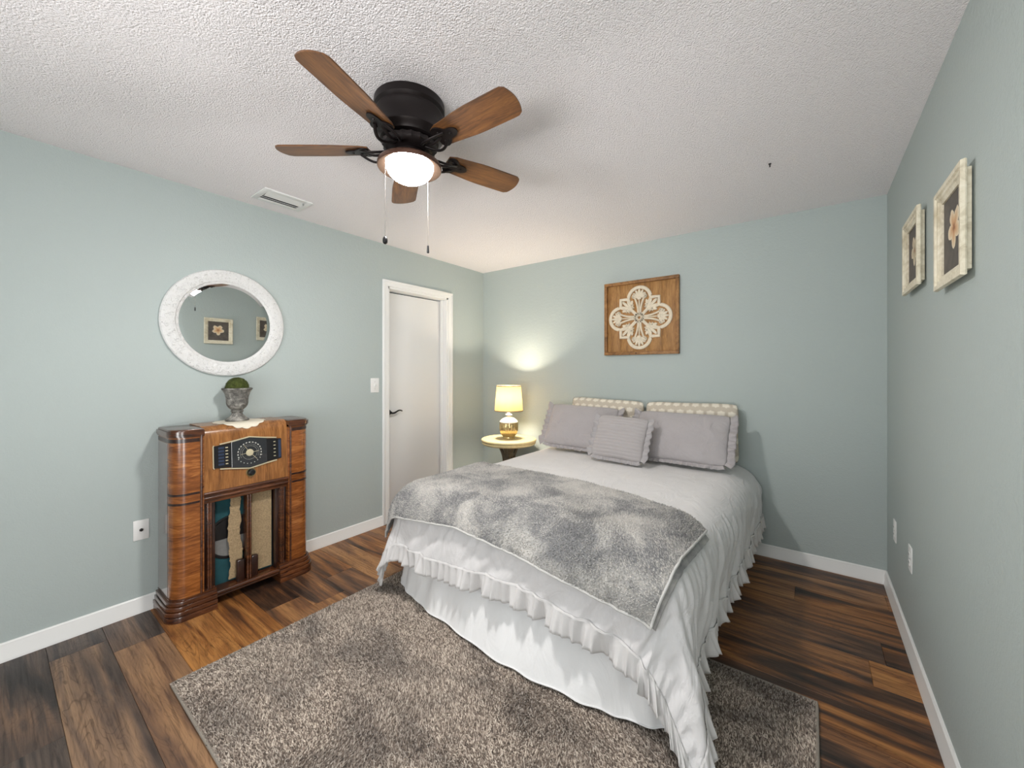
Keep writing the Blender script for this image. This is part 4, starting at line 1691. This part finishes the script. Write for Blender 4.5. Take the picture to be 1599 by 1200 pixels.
def make_pillow(name, label, cat, mat, w, h, t, loc, lean, yaw=0.0, roll=0.0, ruffle=None, rmat='ruffle', seed=0, group=None, pleats=0, sides='LRTB'):
    """loc = middle of the bottom edge on the bed; lean back by `lean`; front is local -y"""
    e = thing(name, label, cat, loc, (0, 0, 0), group)
    rot = Matrix.Rotation(yaw, 4, 'Z') @ Matrix.Rotation(-lean, 4, 'X') @ Matrix.Rotation(roll, 4, 'Y')
    e.matrix_basis = Matrix.Translation(loc) @ rot
    mb, uv = pillow_shape(w, h, t, seed=seed, pleats=pleats, nv=110 if pleats else 36)
    mb.v = [(x, y, z + h / 2) for x, y, z in mb.v]
    o = mb.build('pillow_cover', mat, e, smooth=180)
    # recalc/weld the two halves
    uv_mesh(o, uv)
    bm = bmesh.new()
    bm.from_mesh(o.data)
    bmesh.ops.remove_doubles(bm, verts=bm.verts, dist=.0004)
    bmesh.ops.recalc_face_normals(bm, faces=bm.faces)
    bm.to_mesh(o.data)
    bm.free()
    if ruffle:
        rp = rim_path(w, h, sides)
        runs, cur = [], []
        for k, q in enumerate(rp):
            if cur and q[2] != cur[-1][2]:
                runs.append(cur)
                cur = []
            cur.append(q)
        runs.append(cur)
        for r_ in runs:
            mb = MB()
            P = [q[0] + Vector((0, 0, h / 2)) for q in r_]
            Dn = [q[1] for q in r_]
            Tn = [Vector((-d.z, 0, d.x)) for d in Dn]
            Nn = [Vector((0, -1, 0))] * len(P)
            bt_side = abs(Dn[len(Dn) // 2].x) < .5
            ruffle_strip(mb, P, Tn, Dn, Nn, .030 if bt_side else ruffle, .009 if bt_side else .017, .040 if bt_side else .052, 7, seed + 3.0, base=0.0)
            ro = mb.build('ruffle', rmat, e, smooth=180)
            sm = ro.modifiers.new('thickness', 'SOLIDIFY')
            sm.thickness = .0014
    return e


BT = TOP + .018
make_pillow('pillow', 'tan pillow with pale dots, behind the left grey sham', 'pillow', 'pattern', .685, .445, .125, (-1.460, 3.270, BT), .08, 0, math.radians(1.5), seed=11,
            group='dotted pillows against the wall')
make_pillow('pillow', 'tan pillow with pale dots, behind the right grey sham', 'pillow', 'pattern', .685, .445, .125, (-.755, 3.270, BT), .08, 0, math.radians(-1), seed=23,
            group='dotted pillows against the wall')
make_pillow('pillow_sham', 'plain grey ruffled sham pillow nearest the lamp', 'pillow', 'sham', .64, .395, .11, (-1.60, 3.005, BT + .034), .50, .05, math.radians(1.5), ruffle=.055, rmat='sham', seed=31,
            group='grey ruffled shams', sides='LRB')
make_pillow('pillow_sham', 'plain grey ruffled sham pillow farthest from the lamp', 'pillow', 'sham', .67, .385, .11, (-.785, 2.995, BT + .034), .50, -.03, math.radians(0), ruffle=.055, rmat='sham', seed=47,
            group='grey ruffled shams', sides='LRB')
make_pillow('throw_pillow', 'small square grey pleated pillow in front of the shams', 'pillow', 'pleat', .40, .34, .11, (-1.165, 2.810, BT + .032), .46, .0, math.radians(2), ruffle=.045, rmat='cushion', seed=53, pleats=13,
            sides='LRB')


# ================================================================== RUG
RX0, RX1, RY0, RY1 = -2.168, .015, .478, 2.005
rt = thing('area_rug', 'shaggy brown and beige area rug on floor under bed foot', 'rug', ((RX0 + RX1) / 2, (RY0 + RY1) / 2, 0))
hx, hy = (RX1 - RX0) / 2, (RY1 - RY0) / 2
MB().box(-hx, hx, -hy, hy, 0.0003, .007, .001).build('rug_backing', 'rugback', rt, smooth=0)
eb = MB()
ring = []
for (xa, ya), (xb, yb) in (((-hx, -hy), (hx, -hy)), ((hx, -hy), (hx, hy)), ((hx, hy), (-hx, hy)), ((-hx, hy), (-hx, -hy))):
    n = 60
    for k in range(n):
        ring.append((xa + (xb - xa) * k / n, ya + (yb - ya) * k / n, .007))
eb.tube(ring, .006, 8, closed=True)
eb.build('rug_binding', 'rugedge', rt)
sp_ = .0056
gx, gy = np.meshgrid(np.arange(-hx + .004, hx - .003, sp_), np.arange(-hy + .004, hy - .003, sp_))
pts = np.stack([gx.ravel(), gy.ravel(), np.full(gx.size, .006)], 1)
pts[:, :2] += RNG.uniform(-.0028, .0028, size=(len(pts), 2))
wx, wy = pts[:, 0] + (RX0 + RX1) / 2, pts[:, 1] + (RY0 + RY1) / 2
keep = ~((wx > -1.95) & (wx < -.45) & (wy > 1.66))
pts = pts[keep]
ld = np.array([[.8 * noise.noise(Vector((p[0] * 2.4, p[1] * 3.4, 0))), .9 * noise.noise(Vector((p[0] * 2.4, p[1] * 3.4, 8))) - .15, 0] for p in pts])
vv, ff, tt = tufts(pts, np.tile([0, 0, 1.0], (len(pts), 1)), .017, .0034, .35, RNG, .45, ld)
rp = numpy_mesh('rug_pile', vv, ff, 'rug', rt, tt)
rp['kind'] = 'stuff'
